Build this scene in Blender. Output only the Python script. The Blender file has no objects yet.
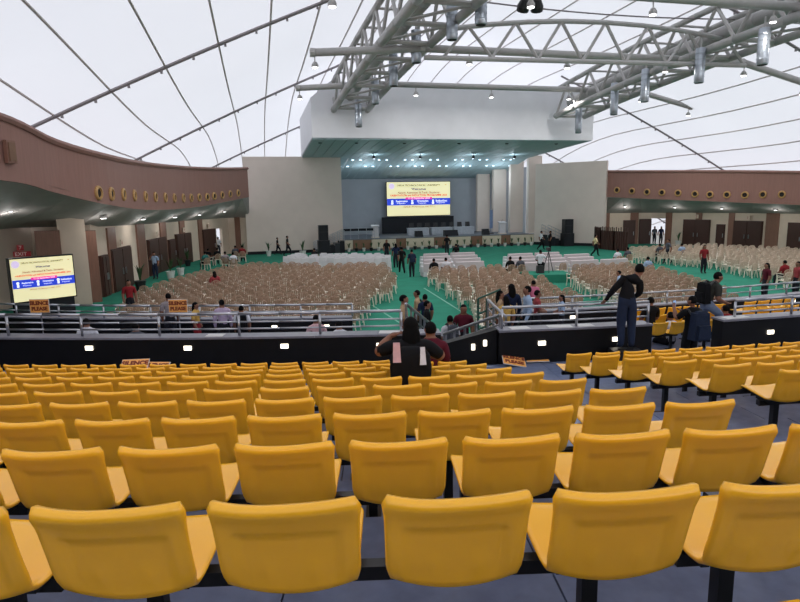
import bpy, bmesh, math, random
from mathutils import Vector, Matrix
random.seed(7)
SC = bpy.context.scene
COL = SC.collection

# ------------------------------------------------------------------ camera
F_PX, W_PX, H_PX = 600.0, 800.0, 602.0
CAM = Vector((0.0, 0.0, 4.7))
PITCH, ROLL = math.radians(9.55), math.radians(1.0)
_f = Vector((0, math.cos(PITCH), -math.sin(PITCH)))
_r0 = Vector((1, 0, 0)); _u0 = Vector((0, math.sin(PITCH), math.cos(PITCH)))
_r = _r0 * math.cos(ROLL) - _u0 * math.sin(ROLL)
_u = _r0 * math.sin(ROLL) + _u0 * math.cos(ROLL)
cd = bpy.data.cameras.new('camera'); cam = bpy.data.objects.new('camera', cd); COL.objects.link(cam)
cd.sensor_width = 36.0; cd.lens = F_PX / W_PX * 36.0; cd.clip_end = 500; cd.clip_start = .05
m = Matrix((_r, _u, -_f)).transposed().to_4x4(); m.translation = CAM
cam.matrix_world = m
SC.camera = cam

# ------------------------------------------------------------------ world and exposure
SKY = 2.55
w = bpy.data.worlds.new('overcast_sky'); SC.world = w; w.use_nodes = True
bg = w.node_tree.nodes['Background']
bg.inputs[0].default_value = (0.93, 0.95, 1.0, 1); bg.inputs[1].default_value = SKY
vs = SC.view_settings
vs.view_transform = 'Standard'; vs.look = 'None'; vs.gamma = 1.0; vs.use_curve_mapping = False
vs.exposure = 0.0

# ------------------------------------------------------------------ helpers
def ray(px, py):
    return (_f + _r * ((px - W_PX / 2) / F_PX) - _u * ((py - H_PX / 2) / F_PX))
def on_z(px, py, z=0.0):
    d = ray(px, py); t = (z - CAM.z) / d.z
    return CAM + d * t
def at_y(px, py, Y):
    d = ray(px, py); return CAM + d * (Y / d.y)
def proj(p):
    q = Vector(p) - CAM; d = q.dot(_f)
    if d < .05: return None
    return (W_PX / 2 + F_PX * q.dot(_r) / d, H_PX / 2 - F_PX * q.dot(_u) / d, d)
def in_frame(p, mar=40):
    q = proj(p)
    return q is not None and -mar < q[0] < W_PX + mar and -mar < q[1] < H_PX + mar
def lin(c):
    out = []
    for v in c:
        v /= 255.0
        out.append(v / 12.92 if v <= .04045 else ((v + .055) / 1.055) ** 2.4)
    return (*out, 1.0)

MATS = {}
def mat(name, rgb, rough=.6, metal=0.0, var=.08, scale=6.0, bump=0.0, emit=0.0, spec=.5, stretch=None):
    if name in MATS: return MATS[name]
    m = bpy.data.materials.new(name); m.use_nodes = True
    nt = m.node_tree; b = nt.nodes['Principled BSDF']
    c = lin(rgb)
    b.inputs['Roughness'].default_value = rough; b.inputs['Metallic'].default_value = metal
    b.inputs['Specular IOR Level'].default_value = spec
    tc = nt.nodes.new('ShaderNodeTexCoord'); n = nt.nodes.new('ShaderNodeTexNoise')
    n.inputs['Scale'].default_value = scale; n.inputs['Detail'].default_value = 3
    if stretch:
        mp = nt.nodes.new('ShaderNodeMapping'); mp.inputs['Scale'].default_value = stretch
        nt.links.new(tc.outputs['Object'], mp.inputs[0]); nt.links.new(mp.outputs[0], n.inputs[0])
    else:
        nt.links.new(tc.outputs['Object'], n.inputs[0])
    r = nt.nodes.new('ShaderNodeValToRGB')
    r.color_ramp.elements[0].position = .3; r.color_ramp.elements[1].position = .7
    r.color_ramp.elements[0].color = (*[v * (1 - var) for v in c[:3]], 1)
    r.color_ramp.elements[1].color = (*[min(1, v * (1 + var)) for v in c[:3]], 1)
    nt.links.new(n.outputs[0], r.inputs[0]); nt.links.new(r.outputs[0], b.inputs['Base Color'])
    if bump:
        bp = nt.nodes.new('ShaderNodeBump'); bp.inputs['Strength'].default_value = bump; bp.inputs['Distance'].default_value = .02
        nt.links.new(n.outputs[0], bp.inputs['Height']); nt.links.new(bp.outputs[0], b.inputs['Normal'])
    if emit:
        b.inputs['Emission Color'].default_value = c; b.inputs['Emission Strength'].default_value = emit
    MATS[name] = m
    return m

class MB:
    """collects shapes; build() links them as one mesh object"""
    def __init__(s): s.v = []; s.f = []; s.mi = []; s.cur = 0
    def add(s, vs, fs):
        o = len(s.v); s.v += [tuple(p) for p in vs]
        for f in fs: s.f.append(tuple(i + o for i in f)); s.mi.append(s.cur)
        return s
    def box(s, c, size, rz=0.0, rx=0.0, taper=1.0):
        c = Vector(c); M = Matrix.Rotation(rz, 3, 'Z') @ Matrix.Rotation(rx, 3, 'X')
        vs = []
        for dz in (-.5, .5):
            k = taper if dz > 0 else 1.0
            for dx, dy in ((-.5, -.5), (.5, -.5), (.5, .5), (-.5, .5)):
                vs.append(c + M @ Vector((dx * size[0] * k, dy * size[1] * k, dz * size[2])))
        return s.add(vs, [(3, 2, 1, 0), (4, 5, 6, 7), (0, 1, 5, 4), (1, 2, 6, 5), (2, 3, 7, 6), (3, 0, 4, 7)])
    def tube(s, p, q, r, n=8, r2=None, cap=True):
        p = Vector(p); q = Vector(q); d = (q - p).normalized()
        a = d.cross(Vector((0, 0, 1)));
        if a.length < 1e-4: a = Vector((1, 0, 0))
        a.normalize(); b = d.cross(a); r2 = r if r2 is None else r2
        vs = []
        for k in range(n):
            t = 2 * math.pi * k / n; o = a * math.cos(t) + b * math.sin(t)
            vs.append(p + o * r)
        for k in range(n):
            t = 2 * math.pi * k / n; o = a * math.cos(t) + b * math.sin(t)
            vs.append(q + o * r2)
        fs = [(k, (k + 1) % n, n + (k + 1) % n, n + k) for k in range(n)]
        if cap: fs += [tuple(range(n - 1, -1, -1)), tuple(range(n, 2 * n))]
        return s.add(vs, fs)
    def path(s, pts, r, n=6):
        for a, b in zip(pts, pts[1:]): s.tube(a, b, r, n)
        return s
    def lathe(s, prof, n=16, c=(0, 0, 0), axis=None):
        c = Vector(c); vs = []
        R = Matrix.Identity(3) if axis is None else Vector((0, 0, 1)).rotation_difference(Vector(axis)).to_matrix()
        for r, z in prof:
            for k in range(n):
                t = 2 * math.pi * k / n
                vs.append(c + R @ Vector((r * math.cos(t), r * math.sin(t), z)))
        fs = []
        for j in range(len(prof) - 1):
            for k in range(n):
                fs.append((j * n + k, j * n + (k + 1) % n, (j + 1) * n + (k + 1) % n, (j + 1) * n + k))
        fs.append(tuple(range(n - 1, -1, -1))); L = (len(prof) - 1) * n
        fs.append(tuple(range(L, L + n)))
        return s.add(vs, fs)
    def prism(s, poly, z0, z1):
        """polygon in plan (counter-clockwise), extruded; z may be lists"""
        n = len(poly)
        a = z0 if isinstance(z0, (list, tuple)) else [z0] * n
        b = z1 if isinstance(z1, (list, tuple)) else [z1] * n
        vs = [(p[0], p[1], a[i]) for i, p in enumerate(poly)] + [(p[0], p[1], b[i]) for i, p in enumerate(poly)]
        fs = [tuple(range(n - 1, -1, -1)), tuple(range(n, 2 * n))]
        fs += [(k, (k + 1) % n, n + (k + 1) % n, n + k) for k in range(n)]
        return s.add(vs, fs)
    def ball(s, c, r, n=8, m_=6, sc=(1, 1, 1)):
        c = Vector(c); vs = []; fs = []
        for j in range(m_ + 1):
            t = math.pi * j / m_
            for k in range(n):
                a = 2 * math.pi * k / n
                vs.append(c + Vector((r * sc[0] * math.sin(t) * math.cos(a), r * sc[1] * math.sin(t) * math.sin(a), r * sc[2] * math.cos(t))))
        for j in range(m_):
            for k in range(n):
                fs.append((j * n + k, (j + 1) * n + k, (j + 1) * n + (k + 1) % n, j * n + (k + 1) % n))
        return s.add(vs, fs)
    def mesh(s, name, mats, smooth=False):
        me = bpy.data.meshes.new(name); me.from_pydata(s.v, [], s.f)
        for m_ in (mats if isinstance(mats, (list, tuple)) else [mats]): me.materials.append(m_)
        me.polygons.foreach_set('material_index', s.mi)
        if smooth: me.polygons.foreach_set('use_smooth', [True] * len(me.polygons))
        bm = bmesh.new(); bm.from_mesh(me); bmesh.ops.recalc_face_normals(bm, faces=bm.faces); bm.to_mesh(me); bm.free()
        me.update(); return me
    def build(s, name, mats, parent=None, smooth=False):
        o = bpy.data.objects.new(name, s.mesh(name, mats, smooth)); COL.objects.link(o)
        if parent is not None: o.parent = parent
        return o
def link(name, me, parent=None, loc=None, rz=None):
    o = bpy.data.objects.new(name, me); COL.objects.link(o)
    if parent is not None: o.parent = parent
    if loc is not None: o.location = loc
    if rz is not None: o.rotation_euler = (0, 0, rz)
    return o
def tag(o, label=None, cat=None, group=None, kind=None):
    if label: o['label'] = label
    if cat: o['category'] = cat
    if group: o['group'] = group
    if kind: o['kind'] = kind
    return o
def empty(name, loc=(0, 0, 0), rz=0.0):
    o = bpy.data.objects.new(name, None); COL.objects.link(o); o.location = loc; o.rotation_euler = (0, 0, rz)
    o.empty_display_size = .1
    return o
def struct(o, label, cat): return tag(o, label, cat, kind='structure')
_o1 = ['', 'first', 'second', 'third', 'fourth', 'fifth', 'sixth', 'seventh', 'eighth', 'ninth', 'tenth', 'eleventh', 'twelfth', 'thirteenth', 'fourteenth',
       'fifteenth', 'sixteenth', 'seventeenth', 'eighteenth', 'nineteenth']
_tens = ['', '', 'twenty', 'thirty', 'forty', 'fifty', 'sixty', 'seventy', 'eighty', 'ninety']
_tenth = ['', '', 'twentieth', 'thirtieth', 'fortieth', 'fiftieth', 'sixtieth', 'seventieth', 'eightieth', 'ninetieth']
ORD = _o1[1:] + [(_tenth[k // 10] if k % 10 == 0 else _tens[k // 10] + '-' + _o1[k % 10]) for k in range(20, 100)]
def text_part(name, s, size, m_, parent, loc, rot, align='CENTER', ext=.002, bold=0.0):
    cu = bpy.data.curves.new(name, 'FONT'); cu.body = s; cu.size = size; cu.align_x = align; cu.align_y = 'CENTER'
    cu.extrude = ext; cu.offset = bold; cu.resolution_u = 2
    o = bpy.data.objects.new(name, cu); COL.objects.link(o)
    dg = bpy.context.evaluated_depsgraph_get()
    me = bpy.data.meshes.new_from_object(o.evaluated_get(dg)); bpy.data.objects.remove(o)
    me.materials.clear(); me.materials.append(m_)
    t = link(name, me, parent, loc); t.rotation_euler = rot
    return t

# ------------------------------------------------------------------ materials
YEL = mat('yellow_plastic', (252, 184, 36), .26, 0, .03, 5, .02, spec=.6)
BLK = mat('black_steel', (16, 17, 20), .45, 0, .1, 8)
GRAN = mat('grey_granite', (106, 118, 148), .42, 0, .16, 9, .02)
GRAN2 = mat('dark_granite', (26, 28, 36), .3, 0, .25, 14)
PARA = mat('black_stone_cladding', (9, 9, 12), .5, 0, .3, 3, spec=.25)
COPE = mat('coping_granite', (118, 118, 128), .4, 0, .12, 7)
STEEL = mat('stainless_steel', (178, 180, 186), .28, .85, .05, 10)
CARP = mat('green_carpet', (48, 124, 102), .95, 0, .10, 1.2, .05, spec=.1)
CARPL = mat('pale_tape', (112, 168, 148), .9, 0, .1, 3)
CREAM = mat('cream_wall_paint', (214, 196, 178), .8, 0, .04, 1.5)
WOODB = mat('brown_timber_panel', (130, 92, 76), .55, 0, .12, 3, stretch=(9, 9, .6))
FASC = mat('terracotta_panel', (142, 104, 93), .6, 0, .06, 2.0, stretch=(5, 5, .4))
FRIM = mat('fascia_rim', (140, 104, 94), .6, 0, .05, 3)
SOFF = mat('grey_green_soffit', (156, 150, 147), .7, 0, .05, 2)
DOORM = mat('dark_brown_door', (66, 38, 30), .5, 0, .15, 4, stretch=(8, 8, .5))
WHITEP = mat('white_painted_steel', (170, 168, 166), .45, .15, .05, 4)
GALV = mat('galvanised_duct', (165, 172, 180), .3, .8, .15, 30, stretch=(.2, .2, 3))
BOXW = mat('grey_white_stage_cladding', (216, 217, 221), .7, 0, .03, 1)
SOFFS = mat('blue_grey_soffit_boards', (160, 182, 188), .6, 0, .05, 2)
SOFFJ = mat('soffit_joint', (84, 100, 106), .7, 0, .05, 2)
WING = mat('warm_grey_wing_wall', (212, 199, 189), .8, 0, .03, 1)
BACKW = mat('stage_back_wall', (160, 165, 172), .8, 0, .04, 1)
TIMB = mat('stage_timber', (120, 88, 66), .6, 0, .1, 3)
STAGEC = mat('stage_cream_panel', (200, 190, 168), .7, 0, .04, 2)
STAGEF = mat('stage_floor', (92, 98, 106), .5, 0, .1, 2)
DARKB = mat('dark_curtain', (14, 16, 24), .8, 0, .2, 3)
WPLAST = mat('cream_white_plastic', (224, 212, 194), .4, 0, .04, 5)
TPLAST = mat('tan_plastic', (166, 136, 114), .5, 0, .06, 5)
CLOTH = mat('white_cloth', (206, 204, 206), .9, 0, .05, 4, .1)
CLOTHP = mat('pale_pink_cloth', (196, 182, 184), .9, 0, .05, 4, .1)
LEAF = mat('leaf_green', (52, 82, 46), .6, 0, .25, 8)
POTW = mat('white_pot', (205, 205, 200), .5, 0, .05, 6)
POTB = mat('black_pot', (24, 24, 26), .5, 0, .1, 6)
LAMPW = mat('lamp_glow', (255, 255, 255), .5, emit=6.0, var=0)
LAMPS = mat('step_light_glow', (255, 244, 222), .5, emit=3.0, var=0)
LAMPB = mat('stage_lamp_glow', (214, 236, 255), .5, emit=5.0, var=0)
ORNG = mat('orange_placard', (240, 168, 88), .6, 0, .06, 6)
SIGNT = mat('dark_red_print', (120, 40, 20), .7, 0, .05, 6)
REDS = mat('red_sign', (150, 30, 36), .5, emit=.15, var=.03)
WTXT = mat('white_print', (235, 225, 220), .6, emit=.1, var=0)
GOLD = mat('gold_ring', (190, 150, 96), .4, .3, .1, 8)
DARKH = mat('dark_hole', (22, 17, 15), .8, 0, .1, 4)
CONC = mat('pale_concrete', (190, 188, 180), .85, 0, .08, 1)
PAPER = mat('white_paper', (215, 214, 212), .8, 0, .03, 4)

# ================================================================== THE ROOF MEMBRANE
YAW = math.radians(13)
AU = Vector((math.cos(YAW), math.sin(YAW)))          # across the stage, left to right
AV = Vector((math.sin(YAW), -math.cos(YAW)))         # from the stage towards the audience
S0 = Vector((4.3, 59.0))
def uv(u, v, z=None):
    p = S0 + AU * u + AV * v
    return Vector((p.x, p.y, z if z is not None else 0))
def smooth(a, b, x):
    t = max(0.0, min(1.0, (x - a) / (b - a))); return t * t * (3 - 2 * t)
def roof_z(u, v):
    d = abs(u + 2.0) * (1 - .14 * smooth(15, 45, v))
    z = 17.2 - .028 * d * d if d < 9 else 17.2 - .028 * 81 - (d - 9) * .42 - .003 * (d - 9) ** 2
    e = max(0.0, 6 - v)
    z -= .0085 * e * e
    
    return z
mem = bpy.data.materials.new('translucent_membrane'); mem.use_nodes = True
nt = mem.node_tree; nt.nodes.clear()
o_ = nt.nodes.new('ShaderNodeOutputMaterial'); mx = nt.nodes.new('ShaderNodeMixShader')
tr = nt.nodes.new('ShaderNodeBsdfTranslucent'); df = nt.nodes.new('ShaderNodeBsdfDiffuse')
nz = nt.nodes.new('ShaderNodeTexNoise'); nz.inputs['Scale'].default_value = .12; nz.inputs['Detail'].default_value = 4
rp = nt.nodes.new('ShaderNodeValToRGB'); rp.color_ramp.elements[0].color = (.60, .60, .63, 1); rp.color_ramp.elements[1].color = (.66, .66, .69, 1)
tcn = nt.nodes.new('ShaderNodeTexCoord'); nt.links.new(tcn.outputs['Object'], nz.inputs[0]); nt.links.new(nz.outputs[0], rp.inputs[0])
nt.links.new(rp.outputs[0], tr.inputs[0]); df.inputs[0].default_value = (.6, .6, .61, 1); mx.inputs[0].default_value = .5
nt.links.new(tr.outputs[0], mx.inputs[1]); nt.links.new(df.outputs[0], mx.inputs[2]); nt.links.new(mx.outputs[0], o_.inputs[0])
NU, NV = 44, 72
U0, U1, V0, V1 = -40, 37, -34, 76
b = MB(); vv = []; ff = []
for j in range(NV + 1):
    for i in range(NU + 1):
        u = U0 + (U1 - U0) * i / NU; v = V0 + (V1 - V0) * j / NV
        vv.append(uv(u, v, roof_z(u, v)))
for j in range(NV):
    for i in range(NU):
        ff.append((j * (NU + 1) + i, j * (NU + 1) + i + 1, (j + 1) * (NU + 1) + i + 1, (j + 1) * (NU + 1) + i))
b.add(vv, ff)
roof = b.build('ceiling', mem, smooth=True)
struct(roof, 'white translucent tensile membrane roof stretched over the whole hall', 'ceiling')
SEAM = mat('grey_seam', (196, 188, 186), .7, 0, .06, 3)
RIB = mat('grey_rib_tube', (132, 126, 128), .5, .2, .06, 3)
def roof_line(fn, n, r, name, m_):
    b = MB(); b.path([fn(k / n) for k in range(n + 1)], r, 5); return b.build(name, m_, roof)
for k in range(-13, 14):
    u = k * 2.35
    roof_line(lambda t, u=u: uv(u, -30 + t * 90, roof_z(u, -30 + t * 90) - .06), 30, .05, 'seam', SEAM)
for v in (-8, 9, 27, 45):
    for ua, ub in ((-36, -10.5), (7.5, 34)):
        ro = roof_line(lambda t, v=v: uv(ua + t * (ub - ua), v, roof_z(ua + t * (ub - ua), v) - .16), 16, .085, 'rib_tube', RIB)
        for k in range(18):
            u = ua + .7 + k * 1.4
            bb = MB(); bb.box(uv(u, v, roof_z(u, v) - .29), (.09, .09, .12)); bb.build('rib_clip', RIB, ro)

# ================================================================== FLOORS AND OUTSIDE
b = MB(); b.lathe([(150, -.3), (150, -.06)], 32, (0, 40, 0)); struct(b.build('floor_outside', CONC), 'pale concrete ground outside the hall doors', 'ground')
b = MB(); b.prism([(-19, 10), (37, 10), (37, 12), (36.3, 30), (34.5, 42), (32.4, 48.6), (30.1, 53.2), (27.3, 56.4), (24.9, 59.6), (18.6, 60.2), (16, 73), (-14, 66), (-13.9, 56.5), (-15.9, 56.5), (-16.9, 51), (-17.2, 46), (-16.8, 41), (-16, 36), (-15.3, 30), (-18.2, 29.9), (-18.8, 20)], -.05, 0.0)
floor = b.build('floor', CARP); struct(floor, 'green carpet covering the hall floor', 'carpet')
for (x0, y0), (x1, y1) in (((372, 305), (400, 323)), ((424, 288), (478, 322)), ((430, 282), (462, 300))):
    p, q = on_z(x0, y0, .004), on_z(x1, y1, .004); n_ = (q - p).cross(Vector((0, 0, 1))).normalized() * .04
    b = MB(); b.prism([tuple((p + n_)[:2]), tuple((p - n_)[:2]), tuple((q - n_)[:2]), tuple((q + n_)[:2])], .001, .006)
    b.build('carpet_seam_tape', CARPL, floor)

# ================================================================== WALLS
def poly_at(pts, t):
    L = [0]
    for a, c in zip(pts, pts[1:]): L.append(L[-1] + (Vector(c[:2]) - Vector(a[:2])).length)
    s = t * L[-1]
    for k in range(len(pts) - 1):
        if s <= L[k + 1] + 1e-9:
            q = (s - L[k]) / (L[k + 1] - L[k]); return Vector(pts[k]).lerp(Vector(pts[k + 1]), q)
    return Vector(pts[-1])
def dense(pts, n=6):
    """Catmull-Rom through the points"""
    out = []; P = [Vector(p) for p in pts]; P = [P[0] * 2 - P[1]] + P + [P[-1] * 2 - P[-2]]
    for i in range(1, len(P) - 2):
        p0, p1, p2, p3 = P[i - 1:i + 3]
        for k in range(n):
            t = k / n
            out.append(.5 * ((2 * p1) + (p2 - p0) * t + (2 * p0 - 5 * p1 + 4 * p2 - p3) * t * t + (3 * p1 - p0 - 3 * p2 + p3) * t ** 3))
    out.append(P[-2]); return out
def hit(pts, px, py=205):
    d = ray(px, py); d = Vector((d.x, d.y))
    for a, c in zip(pts, pts[1:]):
        A = Vector(a[:2]); B = Vector(c[:2]); e = B - A
        den = d.x * e.y - d.y * e.x
        if abs(den) < 1e-9: continue
        t = (A.x * e.y - A.y * e.x) / den; s = (A.x * d.y - A.y * d.x) / den
        if t > 0 and -1e-6 <= s <= 1 + 1e-6: return A + e * s, e.normalized()
    return None
def strip_wall(pts_lo, pts_hi, off):
    """vertical-ish slab between two 3D polylines, thickened by the 2D normal * off"""
    b = MB(); n = len(pts_lo)
    nr = []
    for i in range(n):
        a = Vector(pts_lo[max(0, i - 1)]); c = Vector(pts_lo[min(n - 1, i + 1)]); e = (c - a); e.z = 0; e.normalize()
        nr.append(Vector((-e.y, e.x, 0)) * off)
    v = []
    for i in range(n):
        lo, hi = Vector(pts_lo[i]), Vector(pts_hi[i]); v += [lo, hi, hi + nr[i], lo + nr[i]]
    f = []
    for i in range(n - 1):
        for k in range(4): f.append((4 * i + k, 4 * i + (k + 1) % 4, 4 * i + 4 + (k + 1) % 4, 4 * i + 4 + k))
    f += [(0, 1, 2, 3), (4 * n - 1, 4 * n - 2, 4 * n - 3, 4 * n - 4)]
    return b.add(v, f)

def fpt(px, yb, yt, Y):
    lo = at_y(px, yb, Y); hi = at_y(px, yt, Y); return (lo.x, lo.y, lo.z), hi.z
def fascia(name, data, label):
    pts = dense([Vector((d[0], d[1], d[2])) for d in data], 6)
    tops = dense([Vector((d[0], d[1], d[3])) for d in data], 6)
    return pts, tops

# ---- left ring
LW = [(-19.0, -4, 3.7), (-19.0, 12, 3.7), (-18.8, 20, 3.7), (-18.4, 26.5, 3.7), (-18.2, 29.9, 3.7), (-15.3, 30.0, 3.65), (-16.0, 36, 3.5), (-16.8, 41, 3.4), (-17.2, 46, 3.35), (-16.9, 51, 3.35), (-15.9, 56.4, 3.35), (-13.7, 55.6, 3.35)]
LF = []
for a in ((-13.6, -4, 5.7, 8.2), (-13.2, 12, 5.6, 8.1)): LF.append(a)
for px, yb, yt, Y in ((0, 180, 115, 19.3), (60, 194, 143, 22.5), (110, 205, 157.5, 26), (150, 210, 165, 33.5), (190, 208, 168.5, 42.5), (220, 203, 169.5, 47.5), (249, 197, 169, 53.0)):
    lo, zt = fpt(px, yb, yt, Y); LF.append((lo[0], lo[1], lo[2], zt))
# ---- right ring
RW = [(18.6, 60.2, 3.05), (24.9, 59.6, 3.05), (27.3, 56.4, 3.05), (30.1, 53.2, 3.05), (32.4, 48.6, 3.05), (34.5, 42, 3.1), (36.3, 30, 3.1), (37, 12, 3.1), (37, -4, 3.1)]
RF = []
for px, yb, yt, Y in ((606, 197, 172, 57.6), (650, 199, 172, 54.5), (700, 201, 172, 51.5), (750, 203, 172.3, 48.5), (800, 205, 173, 45.2), (870, 208, 173, 40)):
    lo, zt = fpt(px, yb, yt, Y); RF.append((lo[0], lo[1], lo[2], zt))
for a in ((32.4, 30, 3.9, 6.3), (33, 12, 3.9, 6.3), (33, -4, 3.9, 6.3)): RF.append(a)

def ring(side, W, Fd, off, label_w, label_f, label_s):
    lo = dense([Vector(d[:3]) for d in Fd], 6); hi = dense([Vector((d[0], d[1], d[3])) for d in Fd], 6)
    fo = strip_wall(lo, hi, off).build('trim_1' if side == 'left' else 'trim_2', FASC); struct(fo, label_f, 'fascia')
    # rolled rim along the top edge
    b = MB(); b.path([p + Vector((0, 0, .05)) for p in hi], .13, 6); b.build('rim', FRIM, fo)
    w0 = [Vector((p[0], p[1], 0)) for p in W]; w1 = [Vector(p) for p in W]
    return lo, hi, fo
Llo, Lhi, lf = ring('left', LW, LF, .3, '', 'curved terracotta fascia band along the left side with round air nozzles', '')
Rlo, Rhi, rf = ring('right', RW, RF, .3, '', 'terracotta fascia band along the right side with round air nozzles', '')

def soffit(name, lo, W, label):
    n = 40; b = MB(); v = []; f = []
    for k in range(n + 1):
        a = poly_at(lo, k / n); c = poly_at(W, k / n); v += [a, c, a + Vector((0, 0, .2)), c + Vector((0, 0, .2))]
    for k in range(n):
        i = 4 * k; f += [(i, i + 1, i + 5, i + 4), (i + 2, i + 6, i + 7, i + 3)]
    b.add(v, f); o = b.build(name, SOFF); struct(o, label, 'ceiling'); return o
ls = soffit('ceiling_left', Llo, LW, 'sloping grey green soffit over the left side doors')
rs = soffit('ceiling_right', Rlo, RW, 'sloping grey green soffit over the right side doors')
# soffit downlights: between the fascia edge and the wall
def downlights(pxs, Y_lo, W, par, side):
    for px in pxs:
        a = hit([tuple(p) for p in Y_lo], px); c = hit(W, px)
        if not a or not c: continue
        def zed(pts, p):
            best = min(((Vector(q[:2]) - p).length, q[2]) for q in [poly_at(pts, k / 300) for k in range(301)]); return best[1]
        q = a[0].lerp(c[0], .5); za, zc = zed(Y_lo, a[0]), zed(W, c[0]); z = (za + zc) / 2
        b = MB(); b.lathe([(.15, -.03), (.17, .0), (.17, .06)], 12, (q.x, q.y, z - .06)); o = b.build('downlight', WHITEP, par)
        b = MB(); b.lathe([(.11, -.015), (.12, .0)], 12, (q.x, q.y, z - .10)); b.build('lens', LAMPW, o)
        l = bpy.data.lights.new('downlight_glow', 'POINT'); l.energy = 22; l.shadow_soft_size = .12; l.color = (1, .98, .95)
        lo_ = bpy.data.objects.new('downlight_glow', l); COL.objects.link(lo_); lo_.parent = o; lo_.location = (q.x, q.y, z - .55)
downlights((8, 102, 142, 174, 199, 224), Llo, LW, ls, 'left')
downlights((625, 675, 722, 776), Rlo, RW, rs, 'right')
# round air nozzles on the fascia
def nozzles(pxs, lo, hi, par):
    for px, py in pxs:
        h = hit([tuple(p) for p in lo], px, py)
        if not h: continue
        p, e = h; n_ = Vector((-e.y, e.x))
        if n_.dot(-p) < 0: n_ = -n_
        q = at_y(px, py, p.y)
        c = Vector((p.x, p.y, q.z)); N = Vector((n_.x, n_.y, 0))
        b = MB(); b.lathe([(.30, 0), (.30, .05), (.27, .09), (.21, .10), (.19, .04)], 16, c, N); o = b.build('air_nozzle', GOLD, par)
        b = MB(); b.lathe([(.19, .03), (.17, .045)], 12, c, N); b.build('nozzle_core', DARKH, o)
nozzles(((98, 193), (111, 194), (123, 194.5), (134, 195.5), (145, 196.5), (155, 197), (165, 197.5), (174, 198), (183, 198), (191, 198), (199, 197.5), (207, 197), (214, 196), (222, 195), (230, 194), (238, 193)), Llo, Lhi, lf)
nozzles(((617, 190), (632, 191), (647, 192), (662, 192.5), (678, 193), (695, 194), (710, 194.5), (727, 194.7), (745, 195), (763, 194.5), (782, 194.5)), Rlo, Rhi, rf)
# small timber hatch high on the left fascia
h = hit([tuple(p) for p in Llo], 7, 152); q = at_y(7, 152, h[0].y)
b = MB(); b.box((h[0].x + .1, h[0].y, q.z), (.12, .42, .72), math.atan2(h[1].y, h[1].x) - math.pi / 2); o = b.build('hatch', WOODB, lf)
b = MB(); b.box((h[0].x + .16, h[0].y, q.z), (.06, .3, .58), math.atan2(h[1].y, h[1].x) - math.pi / 2); b.build('hatch_panel', TIMB, o)

def wall_seg(b, A, B, z0, z1, th, sgn):
    e = (B - A).normalized(); n_ = Vector((-e.y, e.x)) * th * sgn
    b.prism([tuple(A), tuple(B), tuple(B + n_), tuple(A + n_)], z0, z1)
def perimeter(name, W, sgn, openings, label):
    """wall built segment by segment, with real gaps at the open doorways"""
    b = MB()
    for a, c in zip(W, W[1:]):
        A, B = Vector(a[:2]), Vector(c[:2]); L = (B - A).length; e = (B - A).normalized(); cuts = []
        for (P, half, zt) in openings:
            s = (P - A).dot(e)
            if -.1 < s < L + .1 and abs((P - A).cross(e) if False else (P - A).x * e.y - (P - A).y * e.x) < .2: cuts.append((max(0, s - half), min(L, s + half), zt))
        s = 0
        for (c0, c1, zt) in sorted(cuts):
            if c0 > s: wall_seg(b, A + e * s, A + e * c0, 0, a[2] + .3, .25, sgn)
            wall_seg(b, A + e * c0, A + e * c1, zt, a[2] + .3, .25, sgn); s = c1
        if s < L: wall_seg(b, A + e * s, B, 0, a[2] + .3, .25, sgn)
    o = b.build(name, CREAM); struct(o, label, 'wall'); return o
Ropen = hit(RW, 659)[0]; Lopen = hit(LW, 217.5)[0]
wl = perimeter('wall_left', LW, 1, [(Lopen, .55, 2.45)], 'cream side wall with brown pilasters left of the hall')
wr = perimeter('wall_right', RW, 1, [(Ropen, .75, 2.5)], 'cream side wall with brown pilasters right of the hall')
def attach(W, x0, x1, z0, z1, dep, m_, name, par, toward=1):
    a = hit(W, x0); c = hit(W, x1)
    if not a or not c: return None
    A, B = a[0], c[0]; mid = (A + B) / 2; e = (B - A).normalized(); n_ = Vector((-e.y, e.x))
    if n_.dot(-mid) < 0: n_ = -n_
    C_ = mid + n_ * dep / 2
    b = MB(); b.box((0, 0, (z0 + z1) / 2), ((B - A).length, dep, z1 - z0)); o = b.build(name, m_, par)
    o.location = (C_.x, C_.y, 0); o.rotation_euler = (0, 0, math.atan2(e.y, e.x))
    return o, mid, e, n_, (B - A).length
for x0, x1 in ((103, 111), (133, 141), (157, 163), (177, 182), (196, 200), (234, 239)): attach(LW, x0, x1, 0, 3.5, .10, WOODB, 'pilaster', wl)
for x0, x1 in ((604, 610), (631, 639), (667, 673), (697, 703), (730, 736), (768, 781)): attach(RW, x0, x1, 0, 3.1, .10, WOODB, 'pilaster', wr)
DN = [0]
def door(W, x0, x1, ztop, label, leaves=2, num=None):
    DN[0] += 1
    r = attach(W, x0, x1, 0.01, ztop, .16, DOORM, 'door_%d' % DN[0], None)
    if not r: return
    o, mid, e, n_, L = r; struct(o, label, 'door')
    face = -1
    s = -1 if Vector((-math.sin(o.rotation_euler.z), math.cos(o.rotation_euler.z))).dot(n_) < 0 else 1
    for k in range(leaves):
        cx = (k + .5) / leaves * L - L / 2
        b = MB(); b.box((cx, s * .10, ztop / 2), (L / leaves - .1, .05, ztop - .16)); lf_ = b.build('door_leaf', DOORM, o)
        b = MB(); b.box((cx + (.35 if k == 0 else -.35) * L / leaves, s * .15, 1.05), (.05, .06, .35)); b.build('handle', STEEL, lf_)
    if num:
        b = MB(); b.box((0, s * .1, ztop + .28), (.34, .05, .34)); nb = b.build('number_plate', CREAM, o)
        text_part('door_number', num, .3, REDS, nb, (0, s * .14, ztop + .28), (math.pi / 2, 0, math.pi if s > 0 else 0))
    return o
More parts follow.
